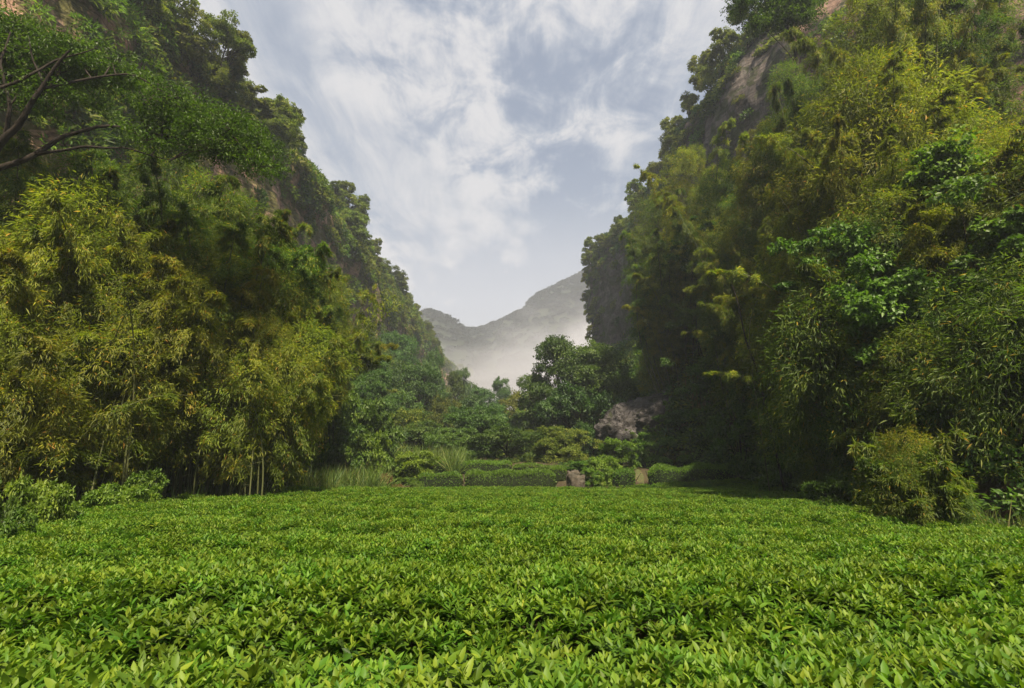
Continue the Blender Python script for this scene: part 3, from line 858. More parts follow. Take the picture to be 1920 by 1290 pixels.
def line(px0, px1, Y0, Y1, n=6, sag=0.0):
    return [gp(px0 + (px1 - px0) * t, Y0 + (Y1 - Y0) * t + sag * math.sin(math.pi * t)) for t in np.linspace(0, 1, n)]


hedge('long front tea hedge on the left terrace, just past the field', line(872, 1042, 34.2, 34.6), 1.4, 1.15, 1)
hedge('shorter low hedge butting the left end of the long front tea hedge', line(786, 868, 35.0, 34.9), 1.1, 0.85, 2)
hedge('narrow back tea hedge on the left terrace behind the long front one', line(796, 960, 39.2, 38.8), 1.2, 0.75, 3)
hedge('right stretch of the back tea hedge, ending behind the boulder', line(962, 1062, 38.2, 37.6), 1.2, 0.9, 4)
hedge('large rounded tea hedge right of the sandy path', line(1215, 1408, 35.6, 35.0), 1.7, 1.3, 5)
hedge('small rounded tea hedge above the left end of the big right hedge', line(1210, 1262, 40.6, 40.6), 1.3, 0.75, 6)
hedge('second small tea hedge beside it, fading into the slope on the right', line(1270, 1368, 40.8, 39.8), 1.3, 0.8, 7)
hedge('topmost thin tea hedge on the right terraces', line(1262, 1335, 44.0, 43.6), 1.2, 0.7, 8)
hedge('single round tea bush between the boulder and the sandy path', line(1146, 1190, 35.8, 35.8), 1.6, 1.1, 9)

# boulder beside the hedges
def rock(name, label, cat, loc, size, mat, seed, n=48, rough=0.28, group=None, rot=0):
    u, v = np.meshgrid(np.linspace(0, 2 * math.pi, n, endpoint=False), np.linspace(0.001, math.pi - 0.001, n // 2), indexing='ij')
    d = np.stack([np.cos(u) * np.sin(v), np.sin(u) * np.sin(v), np.cos(v)], -1)
    q = np.sign(d) * np.abs(d) ** 0.75
    k = 1 + 0.16 * np.abs(fbm(d[..., 0] * 2 + 4, d[..., 1] * 2 + d[..., 2] * 5, d[..., 2] * 6 + d[..., 0] * 3, 3, seed + 9)) + rough * fbm(d[..., 0] * 1.4 + seed, d[..., 1] * 1.4, d[..., 2] * 1.4, 3, seed) + rough * 0.5 * np.round(fbm(d[..., 0] * 3, d[..., 1] * 3, d[..., 2] * 2 + seed, 2, seed + 5) * 3) / 3
    V = (q * k[..., None]) * np.array(size)
    n2 = n // 2; i = np.arange(n)[:, None]; j = np.arange(n2 - 1)[None]; i2 = (i + 1) % n
    Q = np.stack([i * n2 + j, i * n2 + j + 1, i2 * n2 + j + 1, i2 * n2 + j], -1).reshape(-1, 4)
    o = obj(name, mesh_from(name, V.reshape(-1, 3), None, Q, mat, None, True), loc=loc); o.rotation_euler = (0, 0, rot)
    tag(o, label, cat, group)
    return o


bx_, by_ = gp(1080, 34.2)
rock('boulder', 'weathered brown and grey boulder at the end of the left tea hedges', 'boulder', (bx_, by_, float(floor_z(bx_, by_)) + 0.42), (0.58, 0.5, 0.82), M['boulder'], 4)
for k, (px, Y, sz, lb) in enumerate([(1195, 48.5, (2.9, 2.2, 2.8), 'purple grey rock outcrop leaning out of the bushes at the cliff foot'),
                                     (1240, 47, (2.2, 1.8, 2.2), 'smaller mossy rock below and right of the purple grey outcrop')]):
    X_, Y_ = gp(px, Y)
    o = rock('rock_outcrop', lb, 'rock', (X_, Y_, float(floor_z(X_, Y_)) + sz[2] * (0.75 - 0.1 * k)), sz, M['rock_o'], 20 + k, 110, 0.22)
    o.rotation_euler = (0.2, -0.6, 0.3)

# sandy path up the terraces
cp = [(1250, 33.0), (1222, 33.8), (1206, 35.5), (1198, 38), (1194, 41), (1184, 45)]
ctr = np.array([gp(*c) for c in cp]); tq = np.linspace(0, 1, 50); kk = np.linspace(0, 1, len(ctr))
cx_, cy2 = np.interp(tq, kk, ctr[:, 0]), np.interp(tq, kk, ctr[:, 1])
VV = []
for q in np.linspace(-1, 1, 9):
    wv = 0.24 + 0.10 * np.sin(tq * 23)
    x_ = cx_ + q * wv; VV.append(np.stack([x_, cy2, floor_z(x_, cy2) + 0.05 - 0.04 * abs(q)], -1))
o = obj('path', mesh_from('path', np.array(VV).reshape(-1, 3), None, grid_quads(9, 50), M['path']))
tag(o, 'trodden sandy path climbing between the tea terraces', None, None, 'structure')
ex_, ey_ = np.meshgrid(np.linspace(-7, 2, 60), np.linspace(32.2, 34.4, 14), indexing='ij')
o = obj('bare_soil_strip', mesh_from('bare_soil_strip', np.stack([ex_, ey_, floor_z(ex_, ey_) + 0.03], -1).reshape(-1, 3), None, grid_quads(60, 14), M['path']))
tag(o, 'strip of bare sandy earth between the near field and the left hedges', None, None, 'structure')

# ------------------------------------------------------------------ grasses and ground cover (stuff)
def tuft(seed, n, h, wdt, spread, mat):
    r = np.random.default_rng(seed)
    P = np.stack([r.normal(0, spread, n), r.normal(0, spread, n), np.zeros(n)], -1)
    D = r.normal(size=(n, 3)) * 0.32 + np.array([0, 0, 1.0]); N = rdir(n, r) * [1, 1, 0.2]
    b = Bag(); b.leaves(P, D, N, h * (0.5 + 0.8 * r.random(n)), wdt, np.clip(r.random(n), 0, 1), fine=True, fold=0.15, curl=0.28)
    return b.mesh('tuft', mat)


def weed(seed, n, rad, ll, lw, mat):
    r = np.random.default_rng(seed)
    e = norm(r.normal(size=(n, 3))) * (r.random((n, 1)) ** 0.4) * rad; e[:, 2] = np.abs(e[:, 2]) * 0.7
    b = Bag(); b.leaves(e, e / rad + r.normal(size=(n, 3)) * 0.6, np.array([0, 0, 0.9]) + e / rad * 0.5 + r.normal(size=(n, 3)) * 0.4, ll * (0.7 + 0.6 * r.random(n)), lw, r.random(n) * 0.85)
    return b.mesh('weed', mat)


r2 = np.random.default_rng(21)
SRC = [weed(701, 170, 0.8, 0.24, 0.12, M['broad']), weed(702, 170, 0.8, 0.22, 0.13, M['ridge']), weed(703, 150, 0.7, 0.26, 0.10, M['broad']),
       weed(704, 150, 0.75, 0.22, 0.12, M['lime']), tuft(705, 90, 0.8, 0.03, 0.16, M['grass']), weed(706, 200, 0.8, 0.17, 0.09, M['vine']), tuft(707, 90, 0.7, 0.03, 0.2, M['dry'])]


def on_floor(n, x0, x1, y0, y1, cond, weights, s0, s1, zoff=0.0):
    x = r2.uniform(x0, x1, n); y = r2.uniform(y0, y1, n); k = cond(x, y); x, y = x[k], y[k]
    P = np.stack([x, y, floor_z(x, y) + zoff], -1)
    return P, np.stack([r2.normal(0, .15, len(x)), r2.normal(0, .15, len(x)), r2.random(len(x)) * 6.28], -1), r2.uniform(s0, s1, len(x)) * np.interp(y, [7, 28], [0.26, 1.0]), r2.choice(len(SRC), len(x), p=np.array(weights) / sum(weights))


hb = [(1.7, None)]
parts = [
    on_floor(2600, -30, -10.5, 6, 60, lambda x, y: ~inside(x, y, FB) & (x > wl(y) - 1), [3, 2, 3, 1, 0.5, 2, 0.4], 0.7, 1.5),
    on_floor(4200, 9.5, 33, 4, 60, lambda x, y: ~inside(x, y, FB) & (x > xr(y) - 0.6) & (x < wr(y) + 1), [4, 2, 3, 0.8, 0.4, 3, 0.6], 0.9, 2.2),
    on_floor(5200, -30, 26, 58, 150, lambda x, y: (x > wl(y) - 1) & (x < wr(y) + 1), [4, 3, 4, 1, 0, 2, 0], 1.0, 2.2),
    on_floor(2000, -13, 19, 33.6, 50, lambda x, y: (vnoise(x * .5, y * .5, 0, 3) > np.where(y < 42, 0.3, -0.2)) & (np.abs(x - 9.2) > 0.9), [1, 1, 1, 2, 2, 2, 0.6], 0.22, 0.5),
    on_floor(2600, -30, 30, 150, 285, lambda x, y: (x > wl(y) - 3), [4, 3, 4, 1, 0, 2, 0], 1.6, 3.4),
]
P, rot, scl, idx = [np.concatenate(z) for z in zip(*parts)]
scatter('undergrowth', P, rot, scl, idx, SRC, 'mixed low bushes, ferns and grasses covering the slopes and banks')


# cliff cover: bushes hugging the rock, thin where the rock shows
def sheet_samples(V, n, r):
    nu, nv = V.shape[:2]
    i = r.random(n) * (nu - 1.001); j = r.random(n) * (nv - 1.001)
    i0, j0 = i.astype(int), j.astype(int); fi, fj = (i - i0)[:, None], (j - j0)[:, None]
    P = V[i0, j0] * (1 - fi) * (1 - fj) + V[i0 + 1, j0] * fi * (1 - fj) + V[i0, j0 + 1] * (1 - fi) * fj + V[i0 + 1, j0 + 1] * fi * fj
    return P, j / nv


CSRC = [weed(721, 200, 1.2, 0.42, 0.22, M['ridge']), weed(722, 200, 1.2, 0.40, 0.22, M['ridge']), weed(723, 200, 1.2, 0.44, 0.2, M['broad']), weed(724, 180, 1.2, 0.5, 0.1, M['lime'])]


def rock_l_mask(P):
    """1 where bare rock shows on the left cliff"""
    X, Y, Z = P.T
    band = sstep(19, 24, Z - np.interp(Y, [0, 64, 160], [0, 0, 6])) * (1 - sstep(36, 40, Z - np.interp(Y, [0, 64, 160], [0, 0, 6]) + 2.5 * fbm(Y * 0.12, 0, 0, 2, 63)))
    return band * sstep(-0.15, 0.1, fbm(Y * 0.11, Z * 0.13, 0, 3, 61) + 0.40 - 0.5 * (1 - sstep(42, 60, Y)))


P, tj = sheet_samples(VL, 16000, r2)
vis = (P[:, 1] > 10) & (tj < 0.8)
P = P[vis]; mk = rock_l_mask(P); P = P[r2.random(len(P)) > mk * 0.93]
n = len(P)
rot = np.stack([np.zeros(n), np.full(n, 0.7) + r2.normal(0, .2, n), r2.normal(0, 0.5, n)], -1)
sc_l = r2.uniform(0.7, 1.35, n) * np.interp(P[:, 1], [0, 60, 250], [0.75, 1.0, 1.7])
scatter('cliff_shrubbery_left', P, rot, sc_l, np.where((P[:, 1] < 55) & (r2.random(n) < 0.45), 3, r2.choice(4, n, p=[.4, .3, .12, .18])), CSRC, 'dense scrub clothing the left cliff above and below the bare rock')
P, tj = sheet_samples(VR, 7000, r2)
up_mask = sstep(44, 50, P[:, 2]) * sstep(46, 62, P[:, 1]); lowm = 1 - sstep(9, 17, P[:, 2])
k = r2.random(len(P)) < np.clip(up_mask * 0.9 + lowm * 0.8 + 0.05 + 0.5 * (fbm(P[:, 1] * .1, P[:, 2] * .12, 0, 3, 81) > 0.25), 0, 1)
P = P[k & (tj < 0.75)]; n = len(P)
rot = np.stack([np.zeros(n), -np.full(n, 0.7) + r2.normal(0, .2, n), r2.normal(0, 0.5, n)], -1)
scatter('cliff_shrubbery_right', P, rot, r2.uniform(0.5, 1.2, n), r2.choice(4, n, p=[.35, .2, .43, .02]), CSRC, 'dark scrub on the rim and ledges of the right cliff')

# far hill woods
fs = []
for (X_, Y_, Z_, nn) in ((HX, HY, HZ, 11000), (H2X, H2Y, H2Z, 1800)):
    V_ = np.stack([X_, Y_, Z_], -1); P_, tj = sheet_samples(V_, nn, r2)
    fs.append(P_[(tj < 0.62) & (P_[:, 2] > 10)])
P = np.concatenate(fs); n = len(P)
HSRC = [weed(741 + k, 200, 1.2, 0.42, 0.22, M['hill_leaf']) for k in range(3)]
scatter('far_woodland', P, np.stack([np.zeros(n), np.zeros(n), r2.random(n) * 6.28], -1), r2.uniform(1.5, 3.0, n), r2.integers(0, 3, n), HSRC, 'distant woodland seen as one mass on the hills at the valley head')

# ------------------------------------------------------------------ trees on the left cliff
def cliff_z(V, Y, zt):
    """point of the cliff sheet at depth Y whose height is nearest zt"""
    i = int(np.argmin(np.abs(V[:, 0, 1] - Y))); nb_ = int(V.shape[1] * 0.8)
    j = int(np.argmin(np.abs(V[i, :nb_, 2] - zt)))
    return V[i, j]


r3 = np.random.default_rng(33)


def stretch(Y, cuts, words):
    for c, w_ in zip(cuts, words):
        if Y < c: return w_
    return words[-1]


WORDS_R = ['nearest part', 'upper middle', 'lower middle', 'far part', 'misty end']


def band_label(base, Y, cuts=(52, 75, 105, 160)): return base % stretch(Y, cuts, WORDS_R)


RIDGE_LABELS = [
    ('tree on the skyline of the left ridge, against the cloud', 'skyline trees on the left ridge'),
    ('tree in the wooded belt between the left skyline and the bare rock', 'trees above the bare rock of the left cliff'),
    ('tree on the forested foot of the left cliff, below the bare rock', 'trees on the foot of the left cliff'),
]


def crest_index(V, i):
    nb_ = V.shape[1]; d = V[i, :, :] - CAM
    return int(np.argmax(np.where(d[:, 1] > 1, d[:, 2] / np.hypot(d[:, 0], d[:, 1]), -9)))


ys = np.concatenate([np.arange(40, 120, 2.6), np.arange(120, 205, 4.2), np.arange(205, 262, 5)])
for q, Y in enumerate(ys):                                             # skyline trees
    i = int(np.argmin(np.abs(VL[:, 0, 1] - Y))); j = crest_index(VL, i); p = VL[i, j]
    s = r3.uniform(0.65, 1.15) * (1.0 if Y < 120 else 1.25)
    tree('ridge', int(r3.integers(0, 6)), p[0] + r3.uniform(0, 2), p[1], 6 * s, s * r3.uniform(.8, 1.1), band_label('skyline tree against the cloud on the %s of the left ridge', Y), RIDGE_LABELS[0][1], z=p[2] - 1.2, rz=r3.random() * 6.28, name='ridge_tree')
for q in range(115):                                                   # belt above the rock
    Y = 26 + (r3.random() ** 1.25) * 200; Zt = r3.uniform(42, 60)
    i = int(np.argmin(np.abs(VL[:, 0, 1] - Y))); j = crest_index(VL, i); p = cliff_z(VL, Y, min(Zt, VL[i, j, 2] - 2))
    if rock_l_mask(p[None])[0] > 0.5: continue
    s = r3.uniform(0.6, 1.05) * (1.0 if Y < 120 else 1.2)
    tree('ridge', int(r3.integers(0, 6)), p[0], p[1], 6 * s, s, band_label('tree between skyline and bare rock on the %s of the left cliff', Y), RIDGE_LABELS[1][1], z=p[2] - 1.5, rz=r3.random() * 6.28, name='ridge_tree', lean=(0, 0.25))
for q in range(85):                                                    # forested foot
    Y = 30 + r3.random() * 175; X = float(np.interp(r3.random(), [0, 1], [wl(Y) + 0.5, xl(Y) - 3]))
    z = float(floor_z(X, Y)) - 0.3
    s = r3.uniform(0.8, 1.25)
    if q % 3 == 0: tree('ridge', q, X, Y, 7 * s, s, band_label('yellow green tree below the bare rock on the %s of the left slope', Y), RIDGE_LABELS[2][1], z=z, name='slope_tree', rz=r3.random() * 6.28)
    else: tree('wood', q, X, Y, 8.0 * s, 0.75 * s, band_label('deep green tree below the bare rock on the %s of the left slope', Y), RIDGE_LABELS[2][1], z=z, name='slope_tree', rz=r3.random() * 6.28)
# right rim
for q, Y in enumerate(np.concatenate([np.arange(48, 128, 3.3)])):
    i = int(np.argmin(np.abs(VR[:, 0, 1] - Y)))
    d = VR[i] - CAM; el = (d[:, 2]) / np.hypot(d[:, 0], d[:, 1]); sl = (VR[i, :, 0]) ;
    j = int(np.clip(np.searchsorted(np.where(np.arange(130) < 110, VR[i, :, 2], 999), top_r(Y) - 8 + r3.uniform(-1, 7)), 0, 100)); p = VR[i, j]
    s = r3.uniform(0.7, 1.15)
    tree('ridge', int(r3.integers(0, 6)), p[0] - 0.3, p[1], 6 * s, s * 0.9, 'dark rim tree against the sky on the %s of the right cliff' % stretch(Y, (60, 75, 90, 108), ['nearest, highest stretch', 'stretch below that', 'middle stretch', 'lower stretch', 'far end']), 'trees along the rim of the right cliff', z=p[2] - 0.8, rz=r3.random() * 6.28, name='ridge_tree')
for q in range(14):
    Y = 121 + r3.uniform(-3, 5); Zt = 14 + q * 3.2; p = cliff_z(VR, Y, Zt)
    s = r3.uniform(0.35, 0.7)
    tree('ridge', q, p[0] - 0.6, p[1], 6 * s, s, 'small bush tree hanging from the far end wall of the right cliff', 'small trees on the end wall of the right cliff', z=p[2] - 0.5, rz=r3.random() * 6.28, name='ridge_tree', lean=(0, -0.5))

# ------------------------------------------------------------------ named valley trees
def tree_px(kind, v, px, py_top, Y, wpx, label, group=None, **kw):
    d = ray(px, py_top); p = at(px, py_top, Y); X = p[0]; zb = float(floor_z(X, Y)); H = (p[2] - zb) / 0.97
    base_w = {'wood': 8.3, 'ridge': 5.8, 'lime': 6.5, 'dark': 8.0, 'mass': 7.6}[kind]
    f = Y * math.cos(PITCH) + (p[2] - 1.75) * math.sin(PITCH)
    return tree(kind, v, X, Y, H, wpx / 960.0 * f / base_w, label, group, z=zb - 0.2, **kw)


VT = 'trees of the wood across the valley floor'
for a in [
    ('wood', 0, 1050, 645, 60, 145, 'tallest dark broadleaf tree at the centre, its crown standing against the mist'),
    ('wood', 2, 1108, 655, 58, 150, 'full round tree beside the tallest centre tree, in front of the grey cliff end'),
    ('mass', 0, 1085, 725, 54, 160, 'dark lower tree under the tallest centre tree'),
    ('wood', 1, 1005, 700, 62, 105, 'tree leaning left from the tall centre pair, next to the mist'),
    ('wood', 3, 940, 706, 112, 52, 'pale hazy round tree in the gap below the mist'),
    ('mass', 1, 965, 735, 80, 90, 'tree between the pale hazy round tree and the tall centre pair'),
    ('lime', 0, 985, 770, 70, 60, 'lighter green tree at the left foot of the centre trees'),
    ('mass', 0, 888, 765, 56, 140, 'wide dark tree behind the left tea hedges'),
    ('wood', 0, 905, 735, 92, 70, 'tree behind the wide dark tree, below the mist'),
    ('dark', 0, 855, 705, 86, 62, 'pointed dark tree at the right end of the slope wood'),
    ('dark', 1, 812, 665, 92, 50, 'slim dark conifer-like tree under the far yellow rock'),
    ('wood', 2, 780, 690, 72, 110, 'rounded tree in the middle of the left slope wood'),
    ('mass', 1, 835, 745, 70, 80, 'small rounded tree just left of the wide dark tree'),
    ('mass', 1, 760, 770, 52, 120, 'shadowy tree low down behind the reeds'),
    ('mass', 3, 705, 745, 56, 110, 'broad tree behind the bright mounded shrub'),
    ('ridge', 1, 735, 690, 80, 90, 'yellow green tree on the left slope above the broad tree'),
    ('wood', 0, 680, 640, 72, 110, 'bluish tree beside the leaning bamboo tip'),
    ('wood', 2, 745, 630, 96, 90, 'hazy blue green tree under the yellow grassy ledge'),
    ('mass', 0, 950, 800, 45, 130, 'deep green tree whose skirt meets the back hedges'),
    ('mass', 1, 1020, 800, 46, 120, 'black shaded tree right behind the back hedges'),
    ('mass', 0, 1110, 790, 52, 100, 'shaded tree left of the purple grey outcrop'),
    ('wood', 1, 620, 700, 44, 90, 'slope tree half hidden by the drooping bamboo'),
    ('mass', 0, 800, 790, 50, 110, 'rounded bushy tree left of the wide dark tree'),
    ('mass', 1, 660, 690, 58, 110, 'yellow green bushy tree on the slope above the mounded shrub'),
    ('mass', 2, 850, 800, 46, 110, 'low bushy tree just behind the left tea hedges'),
    ('mass', 0, 920, 760, 66, 90, 'leafy tree between the wide dark tree and the centre trees'),
    ('mass', 1, 1060, 800, 45, 110, 'low olive bush tree under the centre trees'),
    ('mass', 2, 690, 790, 46, 120, 'bushy tree behind the tall grass'),
    ('mass', 0, 880, 745, 78, 80, 'round bushy tree farther up the wood, above the wide dark tree'),
    ('mass', 2, 745, 740, 62, 100, 'round bushy tree in the hollow of the left slope'),
    ('lime', 0, 1320, 600, 47, 110, 'light green bushy tree low on the right slope, above the hedges'),  # lime trees on this bank: paler leaf colour stands in for missing light
    ('lime', 1, 1262, 640, 52, 90, 'yellow green tree right of the purple grey outcrop'),
    ('lime', 0, 1400, 680, 41, 100, 'leafy pale tree on the bank over the big right hedge'),
    ('mass', 2, 1375, 740, 44, 90, 'bushy green tree just above the second small right hedge'),
    ('lime', 1, 1470, 640, 33, 120, 'pale leaved yellow green tree below the dead stem'),
    ('mass', 0, 1480, 760, 30, 110, 'rounded bushy tree at the right end of the terraces'),
    ('mass', 1, 1560, 700, 24, 120, 'olive bushy tree left of and behind the low bamboo bush'),
    ('wood', 3, 870, 690, 130, 60, 'far hazy tree at the end of the left slope'),
    ('wood', 0, 1000, 742, 95, 60, 'hazy tree seen through the gap left of the centre pair'),
]:
    tree_px(a[0], a[1], a[2], a[3], a[4], a[5], a[6], VT)

# bright shrubs and plants around the terraces
def shrub_px(kind, v, px, py_top, Y, wpx, label, group=None, **kw):
    p = at(px, py_top, Y); zb = float(floor_z(p[0], Y)); return shrub(kind, v, p[0], Y, max(0.5, (p[2] - zb) / 0.95), wpx / 960.0 * Y * 0.98, label, group, **kw)


for a in [
    ('lime', 0, 638, 732, 36, 110, 'big mounded shrub smothered in bright green creeper beside the bamboo'),
    ('green', 1, 655, 792, 34, 90, 'shaded lower lobe of the creeper covered mound'),
    ('lime', 0, 1160, 826, 39.5, 72, 'bright lime bush at the head of the terraces'),
    ('green', 0, 1222, 815, 41.1, 80, 'rounded green bush beside the bright lime bush'),
    ('lime', 1, 1128, 850, 36.3, 60, 'low yellow green bush sloping down to the boulder'),
    ('lime', 0, 1110, 880, 34, 44, 'small leafy plant right of the boulder'),
    ('green', 2, 1085, 864, 38.7, 70, 'low bush behind the boulder'),
    ('lime', 1, 780, 842, 37.1, 90, 'light green bush at the left end of the back hedge'),
    ('green', 0, 720, 852, 35.6, 70, 'green bush behind the dry reddish shrub'),
    ('dry', 0, 722, 872, 32.4, 62, 'dry reddish brown shrub left of the tea hedges'),
    ('green', 1, 765, 893, 33.2, 50, 'dark little shrub touching the end of the front hedges'),
    ('green', 1, 600, 845, 36, 80, 'weedy bush right of the bamboo stems'),
    ('green', 2, 560, 862, 33, 70, 'weedy bush at the foot of the drooping bamboo'),
    ('lime', 1, 690, 800, 34, 80, 'bright leafy bush stepping down right of the mounded shrub'),
    ('green', 2, 705, 760, 38, 90, 'rounded mid green bush behind the mounded shrub'),
    ('lime', 0, 800, 845, 44, 70, 'fresh green bush in the middle behind the back hedge'),
    ('green', 0, 1200, 800, 46, 70, 'leafy bush growing over the foot of the purple grey outcrop'),
    ('lime', 1, 1290, 820, 46, 70, 'light green bush right of the rounded green bush'),
    ('lime', 0, 1330, 800, 41.1, 110, 'bright bush above the topmost tea hedge'),
    ('dark', 1, 1270, 770, 43.5, 100, 'dusky bush right of the purple grey outcrop'),
    ('green', 0, 1380, 770, 34.8, 110, 'leafy bush on the bank above the big right hedge'),
    ('green', 1, 1420, 842, 38, 90, 'leafy bush past the right end of the big right hedge'),
    ('green', 2, 1480, 860, 28, 110, 'low bush at the right corner of the field'),
    ('green', 0, 1455, 800, 34, 120, 'green bush on the bank right of the hedges'),
    ('dark', 1, 1530, 820, 24, 130, 'dark bush hidden in shade left of the low bamboo bush'),
    ('green', 2, 1560, 890, 17.5, 120, 'small shaded bush at the left foot of the low bamboo bush'),
]:
    shrub_px(*a[:6], a[6], 'bushes around the field and terraces')
for k, (px, py, Y, wp, lb) in enumerate([
    (15, 815, 9.6, 80, 'tall climbing weed at the very left edge of the field'),
    (80, 885, 10.5, 110, 'fresh green weedy bush at the lower left edge'),
    (160, 905, 11.6, 120, 'low fresh bush between the edge weeds and the bamboo'),
    (215, 900, 13.5, 120, 'light green bush in front of the left bamboo'),
    (270, 890, 16.0, 90, 'light green bush just left of the bare bamboo stems'),
    (30, 935, 8.6, 110, 'dark weedy bush low in the left corner of the field'),
    (320, 915, 17.5, 70, 'small bush where the field meets the bamboo stems')]):
    shrub_px('lime' if k in (1, 3, 4) else 'fresh', k, px, py, Y, wp, lb, 'weedy bushes on the left edge of the field')

# reeds
FRINGE = []
for fx in np.linspace(0, 1, 150):
    seg_ = [(-11.2, 17.5), (-10.4, 23), (-9.0, 28), (-7.2, 31.8), (-3, 32.6), (3, 32.4), (9, 33), (14, 33.4), (15.9, 31.5), (14.9, 27), (12.7, 20), (10.7, 14), (9.5, 10)]
    q_ = fx * 11.999; i_ = int(q_); FRINGE.append([seg_[i_][0] + (seg_[i_ + 1][0] - seg_[i_][0]) * (q_ - i_), seg_[i_][1] + (seg_[i_ + 1][1] - seg_[i_][1]) * (q_ - i_)])
r4 = np.random.default_rng(44)
REED = [tuft(730 + k, 130, 1.5, 0.035, 0.22, M['grass']) for k in range(3)]
Pr = []
for (pa, pb, ya, yb, nn) in ((610, 705, 30.5, 34, 60), (700, 870, 37.5, 42, 45), (1330, 1440, 38, 42, 20), (560, 640, 28, 31, 25)):
    for _ in range(nn):
        Pr.append([*gp(r4.uniform(pa, pb), r4.uniform(ya, yb)), 0])
n0 = len(Pr)
FRINGE = [f_ for f_ in FRINGE if f_[1] < 30.5 or f_[0] < -5.5]
Pr += [[a_ + r4.normal(0, .15), b_ + r4.normal(0, .15), 0] for a_, b_ in FRINGE]
Pr = np.array(Pr); Pr[:, 2] = floor_z(Pr[:, 0], Pr[:, 1])
n = len(Pr)
rs = r4.uniform(0.6, 1.2, n); rs[n0:] = r4.uniform(0.3, 0.72, n - n0)
scatter('tall_grass', Pr, np.stack([np.zeros(n), np.zeros(n), r4.random(n) * 6.28], -1), rs, r4.integers(0, 3, n), REED, 'pale tall grass and reeds fringing the far edge of the field')


# ------------------------------------------------------------------ bamboo
def bamboo_px(px, py_top, Y, label, group, n=12, spread=0.9, kind='y', seed=0, width=1.0, lean=(0, 0), name='bamboo_clump', dx=0.0):
    p = at(px, py_top, Y); X = p[0] + dx
    zb = float(floor_z(X, Y)); H = min((p[2] - zb) / 0.86, 25)
    return bamboo(X - lean[0] * H * 0.8, Y, H, label, group, n, spread, kind, lean, seed, width, name)


GL = 'bamboo clumps on the left of the field'
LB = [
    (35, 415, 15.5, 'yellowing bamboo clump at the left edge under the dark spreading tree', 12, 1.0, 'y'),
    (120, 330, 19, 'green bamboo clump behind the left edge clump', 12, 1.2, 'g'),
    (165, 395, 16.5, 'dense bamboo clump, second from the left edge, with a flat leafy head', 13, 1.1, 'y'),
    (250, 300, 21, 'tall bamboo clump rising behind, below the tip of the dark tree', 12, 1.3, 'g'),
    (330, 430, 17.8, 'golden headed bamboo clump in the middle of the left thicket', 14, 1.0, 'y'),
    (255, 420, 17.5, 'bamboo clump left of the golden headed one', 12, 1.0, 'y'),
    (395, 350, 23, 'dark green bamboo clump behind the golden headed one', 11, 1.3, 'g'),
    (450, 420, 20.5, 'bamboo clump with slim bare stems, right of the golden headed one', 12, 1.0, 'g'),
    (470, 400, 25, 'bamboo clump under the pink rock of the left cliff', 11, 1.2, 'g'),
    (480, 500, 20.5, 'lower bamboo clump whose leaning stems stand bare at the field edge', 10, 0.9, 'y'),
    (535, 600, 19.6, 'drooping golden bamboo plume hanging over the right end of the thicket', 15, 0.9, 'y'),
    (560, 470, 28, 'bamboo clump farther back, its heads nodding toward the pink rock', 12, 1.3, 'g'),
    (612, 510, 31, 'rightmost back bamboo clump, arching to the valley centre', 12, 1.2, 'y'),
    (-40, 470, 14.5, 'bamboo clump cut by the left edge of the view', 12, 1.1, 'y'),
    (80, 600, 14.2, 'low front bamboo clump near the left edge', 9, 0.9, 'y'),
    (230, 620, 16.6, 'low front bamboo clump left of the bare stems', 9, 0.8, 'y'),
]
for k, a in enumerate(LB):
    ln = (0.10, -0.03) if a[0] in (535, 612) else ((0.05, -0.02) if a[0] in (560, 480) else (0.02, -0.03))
    bamboo_px(a[0], a[1], a[2], a[3], GL, a[4], a[5], a[6], seed=k + 1, width=1.0, lean=ln)

